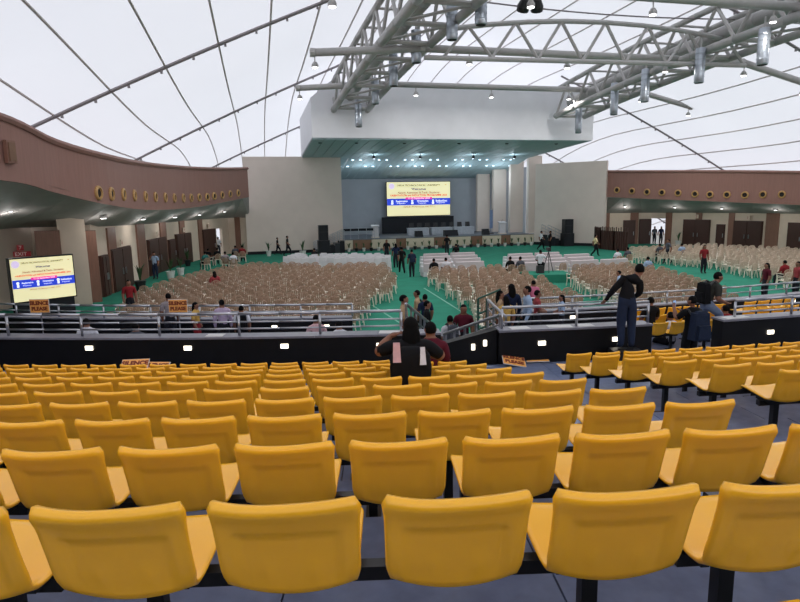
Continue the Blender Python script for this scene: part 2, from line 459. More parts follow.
door(LW, 93, 100, 2.15, 'narrow dark door beside the left column')
door(LW, 104, 124, 2.35, 'dark brown double door nearest the column on the left wall', 2, '6')
door(LW, 143, 161, 2.4, 'dark brown double door behind the man in light blue', 2, '5')
door(LW, 164, 170, 2.1, 'narrow brown service door between two left double doors', 1)
door(LW, 172, 187, 2.4, 'dark brown double door left of the open doorway', 2, '4')
door(LW, 199, 212, 2.5, 'reddish door beside the open doorway on the left wall', 1, '3')
door(RW, 624, 636, 2.35, 'reddish brown door behind the dark folding screen', 1)
door(RW, 640, 652, 2.45, 'dark door leaf left of the bright open doorway', 1)
door(RW, 685, 712, 2.45, 'wide dark double door right of the bright doorway', 2, '2')
door(RW, 718.5, 727, 2.05, 'small brown service door between the right double doors', 1)
door(RW, 736, 765, 2.4, 'wide dark double door in the middle of the right wall', 2, '1')
door(RW, 791, 824, 2.35, 'dark double door at the right edge of the photo', 2)
door(LW, 8, 19, 2.2, 'dark exit door behind the portable screen', 1)
# exit sign in the left recess
h = hit(LW, 20)
ex = empty('exit_sign', (h[0].x + .6, h[0].y - .7, 0)); tag(ex, 'red exit sign with number seven above it on the left wall', 'sign')
ez = at_y(20, 254, ex.location.y).z; e7 = at_y(20, 248, ex.location.y).z
ex.location = at_y(21, 254, ex.location.y); ex.rotation_euler = (0, 0, math.radians(28))
b = MB(); b.box((0, 0, 0), (.82, .1, .24)); o = b.build('sign_board', REDS, ex); text_part('lettering', 'EXIT', .24, WTXT, o, (0, -.056, -.005), (math.pi / 2, 0, 0))
b = MB(); b.box((0, 0, .30), (.28, .1, .26)); o = b.build('number_board', REDS, ex); text_part('lettering', '7', .24, WTXT, o, (0, -.056, .30), (math.pi / 2, 0, 0))
# column where the left recess ends
b = MB(); a = at_y(70, 250, 28.3); b.box((a.x, a.y + .3, 2.6), (1.15, .9, 5.2), math.radians(28)); o = b.build('wall_column', CREAM); struct(o, 'cream column standing behind the portable screen', 'column')
b = MB(); a2 = at_y(86.5, 250, 29.0); b.box((a2.x, a2.y + .35, 1.75), (.62, .5, 3.5), math.radians(28)); b.build('brown_face', WOODB, o)
a3 = at_y(49, 250, 27.7); b = MB(); b.box((a3.x, a3.y, 1.8), (1.0, .3, 3.6), math.radians(28)); b.build('timber_panel', WOODB, o)

# unseen wall added behind the camera to limit light on the seat backs
b = MB(); p0, p1 = S0 + AU * -40 + AV * 62.6, S0 + AU * 37 + AV * 62.6
b.prism([tuple(p0), tuple(p1), tuple(p1 + AV * .4), tuple(p0 + AV * .4)], 0, 6.0); struct(b.build('rear_shade_wall', CREAM), 'unseen cream wall added behind the seating terrace to shade the seat backs', 'wall')

# ================================================================== STAGE
def uvbox(b, u0, u1, v0, v1, z0, z1):
    p = [tuple(uv(u0, v1)[:2]), tuple(uv(u1, v1)[:2]), tuple(uv(u1, v0)[:2]), tuple(uv(u0, v0)[:2])]
    b.prism(p, z0, z1); return b
def quadbox(pa, pb, th, z0, z1):
    A = Vector(pa); B = Vector(pb); e = (B - A).normalized(); n_ = Vector((-e.y, e.x)) * th
    b = MB(); b.prism([tuple(A), tuple(B), tuple(B + n_), tuple(A + n_)], z0, z1); return b
o = quadbox(uv(-18.6, 0)[:2], uv(-9.8, 0)[:2], .5, 0, 8.75).build('wall_stage_left', WING); struct(o, 'tall plain warm grey wing wall left of the stage', 'wall')
b = quadbox(uv(-18.6, -.0)[:2], uv(-9.8, -.0)[:2], -.04, 0, .28); struct(b.build('baseboard_left', DARKB), 'dark baseboard below the left wing wall', 'baseboard')
pr = uv(9.7, 0); 
o = quadbox(pr[:2], (19.5, 57.2), .5, 0, 8.0).build('wall_stage_right', WING); struct(o, 'tall plain warm grey wing wall right of the stage', 'wall')
b = quadbox(pr[:2], (19.5, 57.2), -.04, 0, .28); struct(b.build('baseboard_right', DARKB), 'dark baseboard below the right wing wall', 'baseboard')
# return of the wings and the stage back wall
b = MB(); uvbox(b, -13, 13, -9.6, -9.2, 0, 8.2); o = b.build('wall_back', BACKW); struct(o, 'grey back wall of the stage', 'wall')
for side in (-1, 1):
    for k in range(4):
        u = side * (9.6 - 1.05 * k) if side > 0 else -(9.85 - .32 * k); v = -1.0 - 2.1 * k
        b = MB()
        if side > 0: uvbox(b, u - .15, u + 1.3, v - .5, v, 1.1, 8.9 - .2 * k)
        else: uvbox(b, u - 1.2, u, v - .5, v, 1.1, 8.9 - .2 * k)
        struct(b.build('wall_fin', WING if side > 0 else BACKW), ('stepped grey fin wall on the right of the stage, number %s from the front' if side > 0 else 'stepped fin wall on the left of the stage, number %s from the front') % ORD[k], 'wall')
# stage deck
b = MB(); uvbox(b, -9.75, 9.7, -9.2, -.06, 0, 1.06); deck = b.build('floor_stage', STAGEF); struct(deck, 'raised stage deck with cream and timber front panels', 'stage')
edges = [-9.7, -8.9, -7.1, -4.7, -3.7, -.9, 0.3, 2.9, 4.1, 6.1, 7.1, 9.65]
for k, (a, c) in enumerate(zip(edges, edges[1:])):
    b = MB(); uvbox(b, a + .02, c - .02, -.06, .06, .16, 1.04); b.build('front_panel', TIMB if k % 2 == 1 else STAGEC, deck)
b = MB(); uvbox(b, -9.7, 9.65, -.2, .09, 1.04, 1.12); b.build('stage_nosing', STAGEF, deck)
# canopy box over the stage
ZF, ZB = 9.3, 8.75
b = MB(); n_ = [uv(-13.8, 11.2), uv(9.3, 11.2), uv(9.3, -1), uv(-13.8, -1)]
prof = [(-13.35, ZF), (9.3, ZF - .1), (9.3, 13.0), (-11.9, 13.25), (-13.35, 12.1)]
vf = [uv(u, 11.2, z) for u, z in prof]; vb = [uv(u, -.6, z - (.5 if z < 10 else 0)) for u, z in prof]
b.add(vf + vb, [(0, 1, 2, 3, 4), (9, 8, 7, 6, 5)] + [(k, (k + 1) % 5, 5 + (k + 1) % 5, 5 + k) for k in range(5)])
box_o = b.build('ceiling_canopy', BOXW); struct(box_o, 'large pale grey canopy box projecting over the stage', 'canopy')
nb = 26
def sof_z(v): return ZF - .05 - .5 * (11.2 - v) / 11.8 if v > -.6 else ZB - .05 - (-.6 - v) * .19
for k in range(nb):
    ua = -13.3 + 22.55 * k / nb; ub = -13.3 + 22.55 * (k + 1) / nb - .05
    b = MB(); vv = []
    for v in (11.15, -.6, -9.2):
        for u in (ua, ub):
            vv += [uv(u, v, sof_z(v) - .06), uv(u, v, sof_z(v) - .01)]
    b.add(vv, [(0, 2, 6, 4), (4, 6, 10, 8), (1, 5, 7, 3), (5, 9, 11, 7), (0, 1, 3, 2), (8, 10, 11, 9), (0, 4, 5, 1), (4, 8, 9, 5), (2, 3, 7, 6), (6, 7, 11, 10)])
    b.build('soffit_board', SOFFS, box_o)
for row, v in ((0, -1.2), (1, -3.6)):
    for k in range(8):
        for j in (0, .75):
            u = -9.4 + 2.55 * k + j + (.9 if row == 0 else 0)
            if u > 9.0: continue
            b = MB(); b.lathe([(.10, -.02), (.12, 0)], 10, uv(u, v, sof_z(v) - .08)); b.build('recessed_light', LAMPB, box_o)
for u in (-12.6, -9.8, -6, -1.5, 2.6, 7.0):
    b = MB(); b.lathe([(.1, -.06), (.16, 0)], 10, uv(u, 9.4, sof_z(9.4) - .07)); b.build('soffit_fitting', DARKH, box_o)
def point_light(name, loc, e, col=(1, 1, 1), r=.1):
    l = bpy.data.lights.new(name, 'POINT'); l.energy = e; l.color = col; l.shadow_soft_size = r
    o = bpy.data.objects.new(name, l); COL.objects.link(o); o.location = loc; return o
for i, u in enumerate((-7.2, -2.9, 2.2, 6.3)):
    v = 2.6; z = sof_z(v) - .1
    sp = empty('stage_spotlight', uv(u, v, z)); tag(sp, 'black spotlight under the canopy, %s from the left' % ORD[i], 'spotlight', 'spotlights under the canopy')
    b = MB(); b.tube((0, 0, 0), (0, 0, -.22), .03); b.build('stem', BLK, sp)
    b = MB(); b.lathe([(.12, -.42), (.14, -.2), (.07, -.16)], 10); b.build('can', BLK, sp)
    pl = point_light('spot_glow', uv(u, v - .5, z - .45), 40, (.75, .9, 1)); pl.parent = sp; pl.location = (0, .5, -.5)
for u in (-7, -2, 3, 7):
    point_light('recessed_glow', uv(u, -2.8, sof_z(-2.8) - 1.4), 120, (.78, .9, 1), .3)

# ---- LED screens
LEDC = mat('screen_cream', (228, 220, 172), .5, emit=.72, var=.02); LEDB = mat('screen_blue', (34, 62, 196), .5, emit=.75, var=.05)
LEDP = mat('screen_pink', (228, 40, 150), .5, emit=.75, var=.03); LEDR = mat('screen_red', (206, 66, 34), .5, emit=.7, var=.02)
LEDO = mat('screen_olive', (96, 96, 40), .5, emit=.4, var=.02); LEDN = mat('screen_navy', (44, 44, 110), .5, emit=.4, var=.02)
LEDM = mat('screen_maroon', (130, 60, 44), .5, emit=.5, var=.02); LEDW = mat('screen_white', (235, 240, 255), .5, emit=.9, var=.02)
LEDV = mat('screen_lilac', (205, 190, 225), .5, emit=.75, var=.02)
def led(name, label, loc, rz, w_, h_):
    """face looks along local -y; origin at the middle of the panel"""
    t = empty(name, loc, rz); tag(t, label, 'screen')
    b = MB(); b.box((0, .14, 0), (w_ + .1, .22, h_ + .1)); b.build('cabinet', BLK, t)
    b = MB(); b.box((0, .02, 0), (w_, .05, h_)); p = b.build('display', LEDC, t)
    R = (math.pi / 2, 0, 0); y = -.012
    def bar(nm, x, z, sx, sz, m_, d=.006):
        bb = MB(); bb.box((x * w_, -.006 - d, z * h_), (sx * w_, .006, sz * h_)); return bb.build(nm, m_, p)
    bar('blue_band', 0, -.085, 1.0, .20, LEDB)
    bb = MB(); bb.lathe([(.5, 0), (.5, .006)], 14); cr = bb.build('crest', LEDV, p); cr.location = (-.425 * w_, -.006, .38 * h_); cr.rotation_euler = R; cr.scale = (.085 * h_ * 2, .085 * h_ * 2, 1)
    bar('date_pill', 0, .018, .42, .062, LEDP, .012)
    def tx(s, x, z, wd, m_, d=.014, bold=.0):
        o = text_part('lettering', s, 1.0, m_, p, (x * w_, -.006 - d, z * h_), R, ext=.001, bold=bold)
        k = wd * w_ / max(o.dimensions.x, .01); o.scale = (k, k, 1); return o
    tx('DELHI TECHNOLOGICAL UNIVERSITY', -.0, .40, .68, LEDO, bold=.02)
    tx('Welcomes', -.0, .29, .24, LEDN, bold=.02)
    tx('Newly Admitted B.Tech. Students', .0, .185, .66, LEDM, bold=.012)
    tx('ORIENTATION and INDUCTION PROGRAMME 2023', .0, .105, .90, LEDR, bold=.03)
    tx('11-15 September 2023', 0, .018, .34, LEDW, .022)
    for x, s in ((-.27, 'Registration'), (.06, 'Orientation'), (.36, 'Induction')):
        tx(s, x, -.065, .18, LEDW, bold=.02); tx('Programme', x - .01, -.125, .13, LEDW)
    for x in (-.42, -.105, .225):
        bb = MB(); bb.lathe([(.035 * h_, 0), (.03 * h_, .004)], 8, (0, 0, 0)); a = bb.build('icon', LEDW, p); a.location = (x * w_, -.014, -.06 * h_); a.rotation_euler = R
        bar('icon_base', x, -.125, .035, .06, LEDW, .012)
    tx('VENUE: Multipurpose Hall, DTU', -.0, -.235, .50, LEDM)
    bar('corner_mark', .43, .41, .03, .014, LEDM, .01)
    return t
pa = uv(0, -8.2); 
hitl = hit([tuple(uv(-12, -8.2)), tuple(uv(12, -8.2))], 387, 200)[0]; hitr = hit([tuple(uv(-12, -8.2)), tuple(uv(12, -8.2))], 450, 200)[0]
mid = (hitl + hitr) / 2; zt = at_y(418, 182, mid.y).z; zb = at_y(418, 215.5, mid.y).z
led('stage_screen', 'large lit welcome screen hanging at the back of the stage', (mid.x, mid.y, (zt + zb) / 2), YAW, (hitr - hitl).length, zt - zb)
# dark skirt below the stage screen
b = MB(); b.box((0, 0, 0), ((hitr - hitl).length + 1.0, .3, zb - 1.1 - .1)); sk = b.build('screen_skirt', DARKB); sk.location = (mid.x - .1, mid.y + .1, 1.06 + (zb - 1.2) / 2 + .02); sk.rotation_euler = (0, 0, YAW)
tag(sk, 'black cloth skirt below the large stage screen', 'curtain')
# portable screen in front of the left exit
pl_, pr_ = at_y(12, 281, 21.6), at_y(74, 275.5, 23.2)
e = Vector((pr_.x - pl_.x, pr_.y - pl_.y)); mid2 = (pl_ + pr_) / 2
pt, pb2 = at_y(43, 257.5, mid2.y), at_y(43, 299, mid2.y)
sg = led('portable_screen', 'portable lit welcome screen on a black stand at left', (mid2.x, mid2.y, (pt.z + pb2.z) / 2), math.atan2(e.y, e.x), e.length, pt.z - pb2.z)
b = MB(); b.box((0, .25, -(pt.z + pb2.z) / 4 - .38), (e.length * .96, .35, (pt.z + pb2.z) / 2 - .8)); b.build('stand_skirt', DARKB, sg)
for sx in (-.4, .4):
    b = MB(); b.box((sx * e.length, .22, -(pt.z + pb2.z) / 4 - .3), (.08, .1, (pt.z + pb2.z) / 2 - .61)); b.build('stand_leg', BLK, sg)

# ---- furniture on the stage
DZ = 1.06
def on_stage(px, v): 
    h = hit([tuple(uv(-14, v)), tuple(uv(14, v))], px, 225)[0]; return Vector((h.x, h.y, DZ))
def podium(px, label):
    t = empty('lectern', on_stage(px, -2.2), YAW); tag(t, label, 'lectern')
    b = MB(); b.box((0, 0, .05), (.75, .55, .1)); b.build('base', WPLAST, t)
    b = MB(); b.box((0, 0, .6), (.62, .42, 1.05), taper=.95); b.build('body', CLOTH, t)
    b = MB(); b.box((0, 0, 1.18), (.8, .6, .07), rx=.2); b.build('top', CLOTH, t)
    b = MB(); b.tube((0, .1, 1.2), (0, -.05, 1.5), .012); b.build('microphone', BLK, t)
podium(375, 'pale lectern on the left half of the stage'); podium(502, 'pale lectern on the right half of the stage')
TBL = mat('silver_cloth', (176, 182, 190), .6, 0, .1, 5)
for i, px in enumerate((418, 441, 463)):
    t = empty('stage_table', on_stage(px, -4.0), YAW); tag(t, 'cloth covered stage table, %s from the left' % ORD[i], 'table', 'tables on the stage')
    b = MB(); b.box((0, 0, .74), (2.25, .8, .05)); b.build('tabletop', TBL, t)
    b = MB(); b.box((0, -.36, .36), (2.2, .04, .72)); b.box((-1.08, 0, .36), (.04, .7, .72)); b.box((1.08, 0, .36), (.04, .7, .72)); b.build('skirt', TBL, t)
OCH = mat('black_leather', (20, 21, 26), .5, 0, .1, 6)
for i in range(8):
    t = empty('stage_chair', on_stage(412 + 8 * i, -5.1), YAW); tag(t, 'black high back chair behind the stage tables, %s from the left' % ORD[i], 'chair', 'chairs behind the stage tables')
    b = MB(); b.box((0, .2, .85), (.55, .1, .75), rx=-.1, taper=.85); b.build('backrest', OCH, t)
    b = MB(); b.box((0, 0, .46), (.55, .5, .09)); b.build('seat', OCH, t)
    for sx in (-.22, .22):
        for sy in (-.2, .2):
            b = MB(); b.tube((sx, sy, 0), (sx, sy, .44), .018, 6); b.build('leg', BLK, t)
def monitor(px, v, s, label):
    t = empty('stage_monitor', on_stage(px, v), YAW); tag(t, label, 'loudspeaker')
    b = MB(); b.add([(-s, -.25, 0), (s, -.25, 0), (s, .35, 0), (-s, .35, 0), (-s, .1, .62), (s, .1, .62), (s, .35, .62), (-s, .35, .62)], [(3, 2, 1, 0), (4, 5, 6, 7), (0, 1, 5, 4), (1, 2, 6, 5), (2, 3, 7, 6), (3, 0, 4, 7)]); b.build('cabinet', BLK, t)
    b = MB(); b.add([(-s * .9, -.23, .05), (s * .9, -.23, .05), (s * .9, .07, .58), (-s * .9, .07, .58)], [(0, 1, 2, 3)]); b.build('grille', DARKB, t)
monitor(419, -.8, .38, 'small black monitor speaker on the stage front, left'); monitor(451, -.7, .72, 'wide black monitor speaker in front of the tables'); monitor(486, -.8, .34, 'small black monitor speaker on the stage front, right')
t = empty('light_stand', on_stage(491, -3.0), YAW); tag(t, 'tall pale blue banner stand beside the right lectern', 'stand')
b = MB(); b.box((0, 0, .04), (.5, .4, .08)); b.build('base', BLK, t)
b = MB(); b.tube((0, 0, 0), (0, 0, 2.5), .025, 6); b.build('pole', STEEL, t)
b = MB(); b.box((0, -.04, 1.5), (.34, .03, 1.9)); b.build('banner', mat('pale_blue_cloth', (120, 140, 175), .8), t)

# ---- stage stairs with handrails
def stage_stairs(u0, u1, label, rise_dir, v0=.15, v1=1.6):
    t = empty('stage_stairs'); tag(t, label, 'stairs'); n = 6
    for k in range(n):
        a = u0 + (u1 - u0) * k / n; c = u0 + (u1 - u0) * (k + 1) / n; lo, hi_ = min(a, c), max(a, c)
        b = MB(); uvbox(b, lo, hi_, v0, v1, 0, 1.06 * (k + 1) / n); b.build('step', DARKB if k % 2 else GRAN2, t)
    for v in (v0 + .05, v1 - .05):
        p = uv(u0, v, 1.0); q = uv(u1, v, 2.06)
        for dz in (0, -.3, -.6):
            b = MB(); b.tube(p + Vector((0, 0, dz)), q + Vector((0, 0, dz)), .03, 6); b.build('rail', STEEL, t)
        for k in range(7):
            r_ = p.lerp(q, k / 6); z0_ = 1.06 * min(6, k + 1) / 6 if k < 6 else 1.06
            b = MB(); b.tube((r_.x, r_.y, max(0, z0_ - .2)), r_, .025, 6); b.build('post', STEEL, t)
stage_stairs(-12.6, -9.9, 'dark steps with steel handrails up to the left end of the stage', 1)
stage_stairs(12.3, 9.9, 'dark steps with steel handrails up to the right end of the stage', -1, v0=1.2, v1=2.6)
# upper landing rail left
t = empty('landing_rail'); tag(t, 'steel and black landing rail at the left end of the stage', 'railing')
for z in (1.5, 1.8, 2.1):
    b = MB(); b.tube(uv(-9.7, -1.0, z), uv(-6.6, -1.0, z), .03, 6); b.build('rail', STEEL, t)
for k in range(5):
    b = MB(); b.tube(uv(-9.7 + k * .77, -1.0, 1.06), uv(-9.7 + k * .77, -1.0, 2.1), .025, 6); b.build('post', STEEL, t)
b = MB(); uvbox(b, -9.6, -6.7, -1.06, -1.02, 1.78, 2.06); b.build('panel', DARKB, t)

# ---- loudspeaker stacks
def speaker(p, z, w_, d_, h_, rz, label, grp):
    t = empty('loudspeaker', (p.x, p.y, z), rz); tag(t, label, 'loudspeaker', grp)
    b = MB(); b.box((0, 0, h_ / 2), (w_, d_, h_)); b.build('cabinet', BLK, t)
    b = MB(); b.box((0, -d_ / 2 - .01, h_ / 2), (w_ * .92, .03, h_ * .92)); b.build('grille', DARKB, t)
for px, py, nm in ((324, 254, 'left'), (567, 246, 'right')):
    p = on_z(px, py, 0)
    speaker(p, 0, 1.05, .8, 1.25, YAW, 'black bass cabinet at the bottom of the %s speaker stack' % nm, 'speaker stacks')
    speaker(p, 1.25, .85, .7, .75, YAW, 'black middle cabinet of the %s speaker stack' % nm, 'speaker stacks')
    speaker(p, 2.0, .85, .7, .6, YAW, 'black top cabinet of the %s speaker stack' % nm, 'speaker stacks')

# ---- dark folding screen
t = empty('folding_screen'); tag(t, 'dark brown slatted folding screen beside the right wing wall', 'screen')
fs = [on_z(594, 247, 0), on_z(600, 249, 0), on_z(613, 250.5, 0), on_z(627, 251.5, 0)]
for k, (a, c) in enumerate(zip(fs, fs[1:])):
    e = Vector((c.x - a.x, c.y - a.y)); n = max(3, int(e.length / .22))
    b = quadbox((a.x, a.y), (c.x, c.y), .05, .02, 1.7); pn = b.build('panel', DOORM, t)
    for j in range(n + 1):
        q = a.lerp(c, j / n); b = MB(); b.box((q.x, q.y - .05, 1.0 if k else .9), (.07, .07, 2.0 + .12 * (j % 2))); b.build('slat', DOORM, pn)

# ---- potted plants along the stage front
def plant_meshes(seed, mpot):
    rnd = random.Random(seed)
    b = MB(); b.lathe([(.13, 0), (.19, .34), (.21, .36), (.17, .36)], 10); pot = b.mesh('pot', mpot)
    b = MB()
    for k in range(12):
        a = rnd.uniform(0, 6.28); L = rnd.uniform(.35, .65); o = rnd.uniform(.2, .55); wd = .04
        d = Vector((math.cos(a), math.sin(a), 0)); s = Vector((-d.y, d.x, 0)) * wd
        p0 = Vector((0, 0, .34)); p1 = p0 + d * o * .4 * L + Vector((0, 0, L * .7)); p2 = p0 + d * o * L + Vector((0, 0, L))
        b.add([p0 - s * .5, p0 + s * .5, p1 - s, p1 + s, p2, p1 + Vector((0, 0, .012))], [(0, 1, 3, 2), (2, 3, 4), (0, 2, 5), (1, 5, 3), (2, 4, 5), (3, 5, 4)])
    return pot, b.mesh('leaves', LEAF)
PM = [plant_meshes(k, POTW if k % 2 == 0 else POTB) for k in range(4)]
def plant(p, k, label, grp=None, s=1.0):
    t = empty('potted_plant', p, random.uniform(0, 6)); tag(t, label, 'plant', grp); t.scale = (s, s, s)
    link('pot', PM[k % 4][0], t); link('leaves', PM[k % 4][1], t)
for i in range(27):
    plant(uv(-9.4 + i * .71, .75), i, '%s potted plant from the left along the stage front, %s pot' % (ORD[i].capitalize(), 'white' if i % 2 == 0 else 'black'), 'pots along the stage front', .9)
for px, py, k, lb, s in ((269, 256, 0, 'leafy plant in a pot below the left wing wall, nearest the corner', 1.3), (303, 257, 2, 'bushy pot plant left of the left speaker stack', 1.5), (243, 258.5, 1, 'tall pot plant against the left side wall', 1.5), (578, 244, 2, 'pot plant beside the right speaker stack', 1.5),
                         (171, 279, 0, 'pot plant beside the man in light blue', 1.4), (181, 275, 2, 'pot plant in front of the left double door', 1.3), (141, 291, 1, 'pot plant by the nearest left door', 1.6), (678, 246, 2, 'pot plant right of the bright doorway', 1.4), (188, 266, 3, 'pot plant left of the open left doorway', 1.3)):
    plant(on_z(px, py, 0), k, lb, None, s)

# ================================================================== STEEL ROOF TRUSSES
TY = math.radians(15.3)
TD = Vector((math.tan(TY), -1, 0)).normalized()          # from the stage towards the audience
TL = Vector((-TD.y, TD.x, 0)) * 1                        # lateral, pointing right
if TL.x < 0: TL = -TL
def arch(A, label, zs):
    t = empty('roof_truss'); tag(t, label, 'truss', 'arched roof trusses')
    n = 16; L = 46.0
    def c(k):
        s = L * k / n; p = Vector((A[0], A[1], 0)) + TD * s
        p.z = zs[0] + (zs[1] - zs[0]) * (1 - (1 - min(1, s / 26.0)) ** 2); return p
    W2, Ht = 1.25, 2.0
    up = Vector((0, 0, Ht))
    for nm, o, r in (('lower_chord', -TL * W2, .23), ('lower_chord', TL * W2, .21), ('upper_chord', -TL * W2 * .95 + up, .17), ('upper_chord', TL * W2 * .95 + up, .17)):
        b = MB(); b.path([c(k) + o for k in range(n + 1)], r, 8); b.build(nm, WHITEP, t, True)
    # round service duct between the chords
    b = MB(); b.path([c(k) + up * .5 for k in range(n + 1)], .36, 10); b.build('duct', WHITEP, t, True)
    for k in range(n):
        a, d = c(k), c(k + 1); md = (a + d) / 2
        for s in (-1, 1):
            b = MB(); b.tube(a + TL * W2 * s, md + TL * W2 * .95 * s + up, .095, 6); b.build('brace', WHITEP, t)
            b = MB(); b.tube(md + TL * W2 * .95 * s + up, d + TL * W2 * s, .095, 6); b.build('brace', WHITEP, t)
        b = MB(); b.tube(a - TL * W2, a + TL * W2, .12, 6); b.build('cross_member', WHITEP, t)
        b = MB(); b.tube(a - TL * W2, d + TL * W2, .07, 6); b.build('brace', WHITEP, t)
        b = MB(); b.tube(md - TL * W2 * .95 + up, md + TL * W2 * .95 + up, .07, 6); b.build('cross_member', WHITEP, t)
    return t, c, n, L
lt, lc, nA, LA = arch((-4.0, 48.0), 'grey steel box truss arching from the left of the canopy', (11.0, 12.55))
rt, rc, nA, LA = arch((13.5, 48.4), 'grey steel box truss arching from the right of the canopy', (10.9, 12.45))
# galvanised cylinders hanging under the trusses
def cyl(px, y0, y1, Y, label):
    a, c_ = at_y(px, y0, Y), at_y(px, y1, Y); L = a.z - c_.z; r = .25
    t = empty('hanging_cylinder_light', (a.x, a.y, a.z)); tag(t, label, 'lamp', 'cylinders under the trusses')
    b = MB(); b.lathe([(r * .9, -L), (r, -L + .04), (r, -.02), (r * .8, 0)], 14); sh = b.build('shade', GALV, t, True)
    for k in range(1, 6):
        bb = MB(); bb.lathe([(r + .012, -L * k / 6 - .02), (r + .012, -L * k / 6 + .02)], 14); bb.build('band', GALV, sh)
    b = MB(); b.lathe([(r * .85, -L - .01), (r * .8, -L + .02)], 12); b.build('opening', DARKH, t)
    b = MB(); b.tube((0, 0, 0), (0, 0, .5), .05, 6); b.build('hanger', WHITEP, t)
for i, a in enumerate(((358, 100, 127, 44), (375, 78, 104, 41), (393, 50, 86, 36), (416, 30, 63, 32), (452, 4, 40, 28), (481, -10, 25, 26.5))):
    cyl(*a, 'silver cylinder hanging under the left truss, %s from the canopy' % ORD[i])
for i, a in enumerate(((579, 106, 133, 46.5), (615, 83, 115, 41), (646, 69, 102, 37.5), (701, 48, 83, 33), (765, 28, 65, 29))):
    cyl(*a, 'silver cylinder hanging under the right truss, %s from the canopy' % ORD[i])
# cross tubes with hanging lamps
LAMP_W = 110.0
def lamp(p, label):
    t = empty('hanging_lamp', p); tag(t, label, 'lamp', 'small lamps on the roof tubes')
    b = MB(); b.tube((0, 0, 0), (0, 0, -.28), .03, 6); b.build('stem', WHITEP, t)
    b = MB(); b.lathe([(.16, -.52), (.17, -.40), (.09, -.27)], 10); b.build('housing', WHITEP, t)
    b = MB(); b.lathe([(.13, -.55), (.14, -.52)], 10); b.build('bulb', LAMPW, t)
    l = bpy.data.lights.new('lamp_light', 'AREA'); l.shape = 'DISK'; l.size = .3; l.energy = LAMP_W; l.color = (1, .97, .92)
    o = bpy.data.objects.new('lamp_light', l); COL.objects.link(o); o.parent = t; o.location = (0, 0, -.6)
nl = 0
for i, (v, zc) in enumerate(((15.0, 12.35), (25.8, 12.1), (33.0, 12.75))):
    ue = 15.3 - .75 * i; pr_ = [(-14.5, zc - .3), (-9.0, zc + .1), (ue - 4.6, zc + .05), (ue, zc - 1.0)]
    t = empty('roof_cross_tube'); tag(t, 'long grey cross tube under the roof, %s from the canopy' % ORD[i], 'tube', 'cross tubes under the roof')
    for (ua, za), (ub, zb_) in zip(pr_, pr_[1:]):
        b = MB(); b.tube(uv(ua, v, za), uv(ub, v, zb_), .19, 10); b.build('tube_section', WHITEP, t, True)
    for u, z in pr_:
        b = MB(); b.lathe([(.21, -.12), (.21, .12)], 10, uv(u, v, z), tuple(uv(1, 0) - uv(0, 0))); b.build('joint_collar', WHITEP, t)
    for u in (-14.4, -6.5, -1, 5.0, ue - 4.4, ue - .2):
        z = None
        for (ua, za), (ub, zb_) in zip(pr_, pr_[1:]):
            if ua <= u <= ub: z = za + (zb_ - za) * (u - ua) / (ub - ua)
        lamp(uv(u, v, z - .17), 'small lamp under the %s cross tube from the canopy, %s along it' % (ORD[i], ORD[[-14.4, -6.5, -1, 5.0, ue - 4.4, ue - .2].index(u)]))
# trussed cross beam between the two arches
t = empty('cross_truss'); tag(t, 'triangulated grey cross truss between the two arched trusses', 'truss')
v = 27.6; ua, ub = -8.4, 8.6
def tz(u): return 13.35 - .010 * (u - 0) ** 2
b = MB(); b.path([uv(ua + (ub - ua) * k / 8, v, tz(ua + (ub - ua) * k / 8)) for k in range(9)], .12, 8); b.build('upper_chord', WHITEP, t)
b = MB(); b.tube(uv(ua - 1, v, 11.35), uv(ub, v, 11.55), .12, 8); b.build('lower_chord', WHITEP, t)
for k in range(7):
    a = ua + (ub - ua) * k / 7; c_ = ua + (ub - ua) * (k + 1) / 7; md = (a + c_) / 2
    for p, q in ((a, md), (c_, md)):
        b = MB(); b.tube(uv(p, v, 11.45), uv(md, v, tz(md)), .08, 6); b.build('brace', WHITEP, t)
b = MB(); b.path([uv(-6 + 16 * k / 10, v - .6, 13.9 + .01 * (k - 5) ** 2) for k in range(11)], .04, 5); b.build('cable_string', RIB, t)
# pair of floodlights
for i, px in enumerate((524, 537)):
    p = at_y(px, 4, 27.6); t = empty('floodlight', p, math.radians(-20 + 40 * i)); tag(t, 'black floodlight hanging near the top edge, %s of the pair' % ('left' if i == 0 else 'right'), 'floodlight', 'pair of floodlights')
    b = MB(); b.lathe([(.26, -.3), (.28, -.1), (.16, .2), (.1, .24)], 12, (0, 0, 0), (.3 - .6 * i, -.5, .8)); b.build('housing', BLK, t)
    b = MB(); b.tube((0, 0, .1), (0, 0, .9), .03, 6); b.build('bracket', BLK, t)

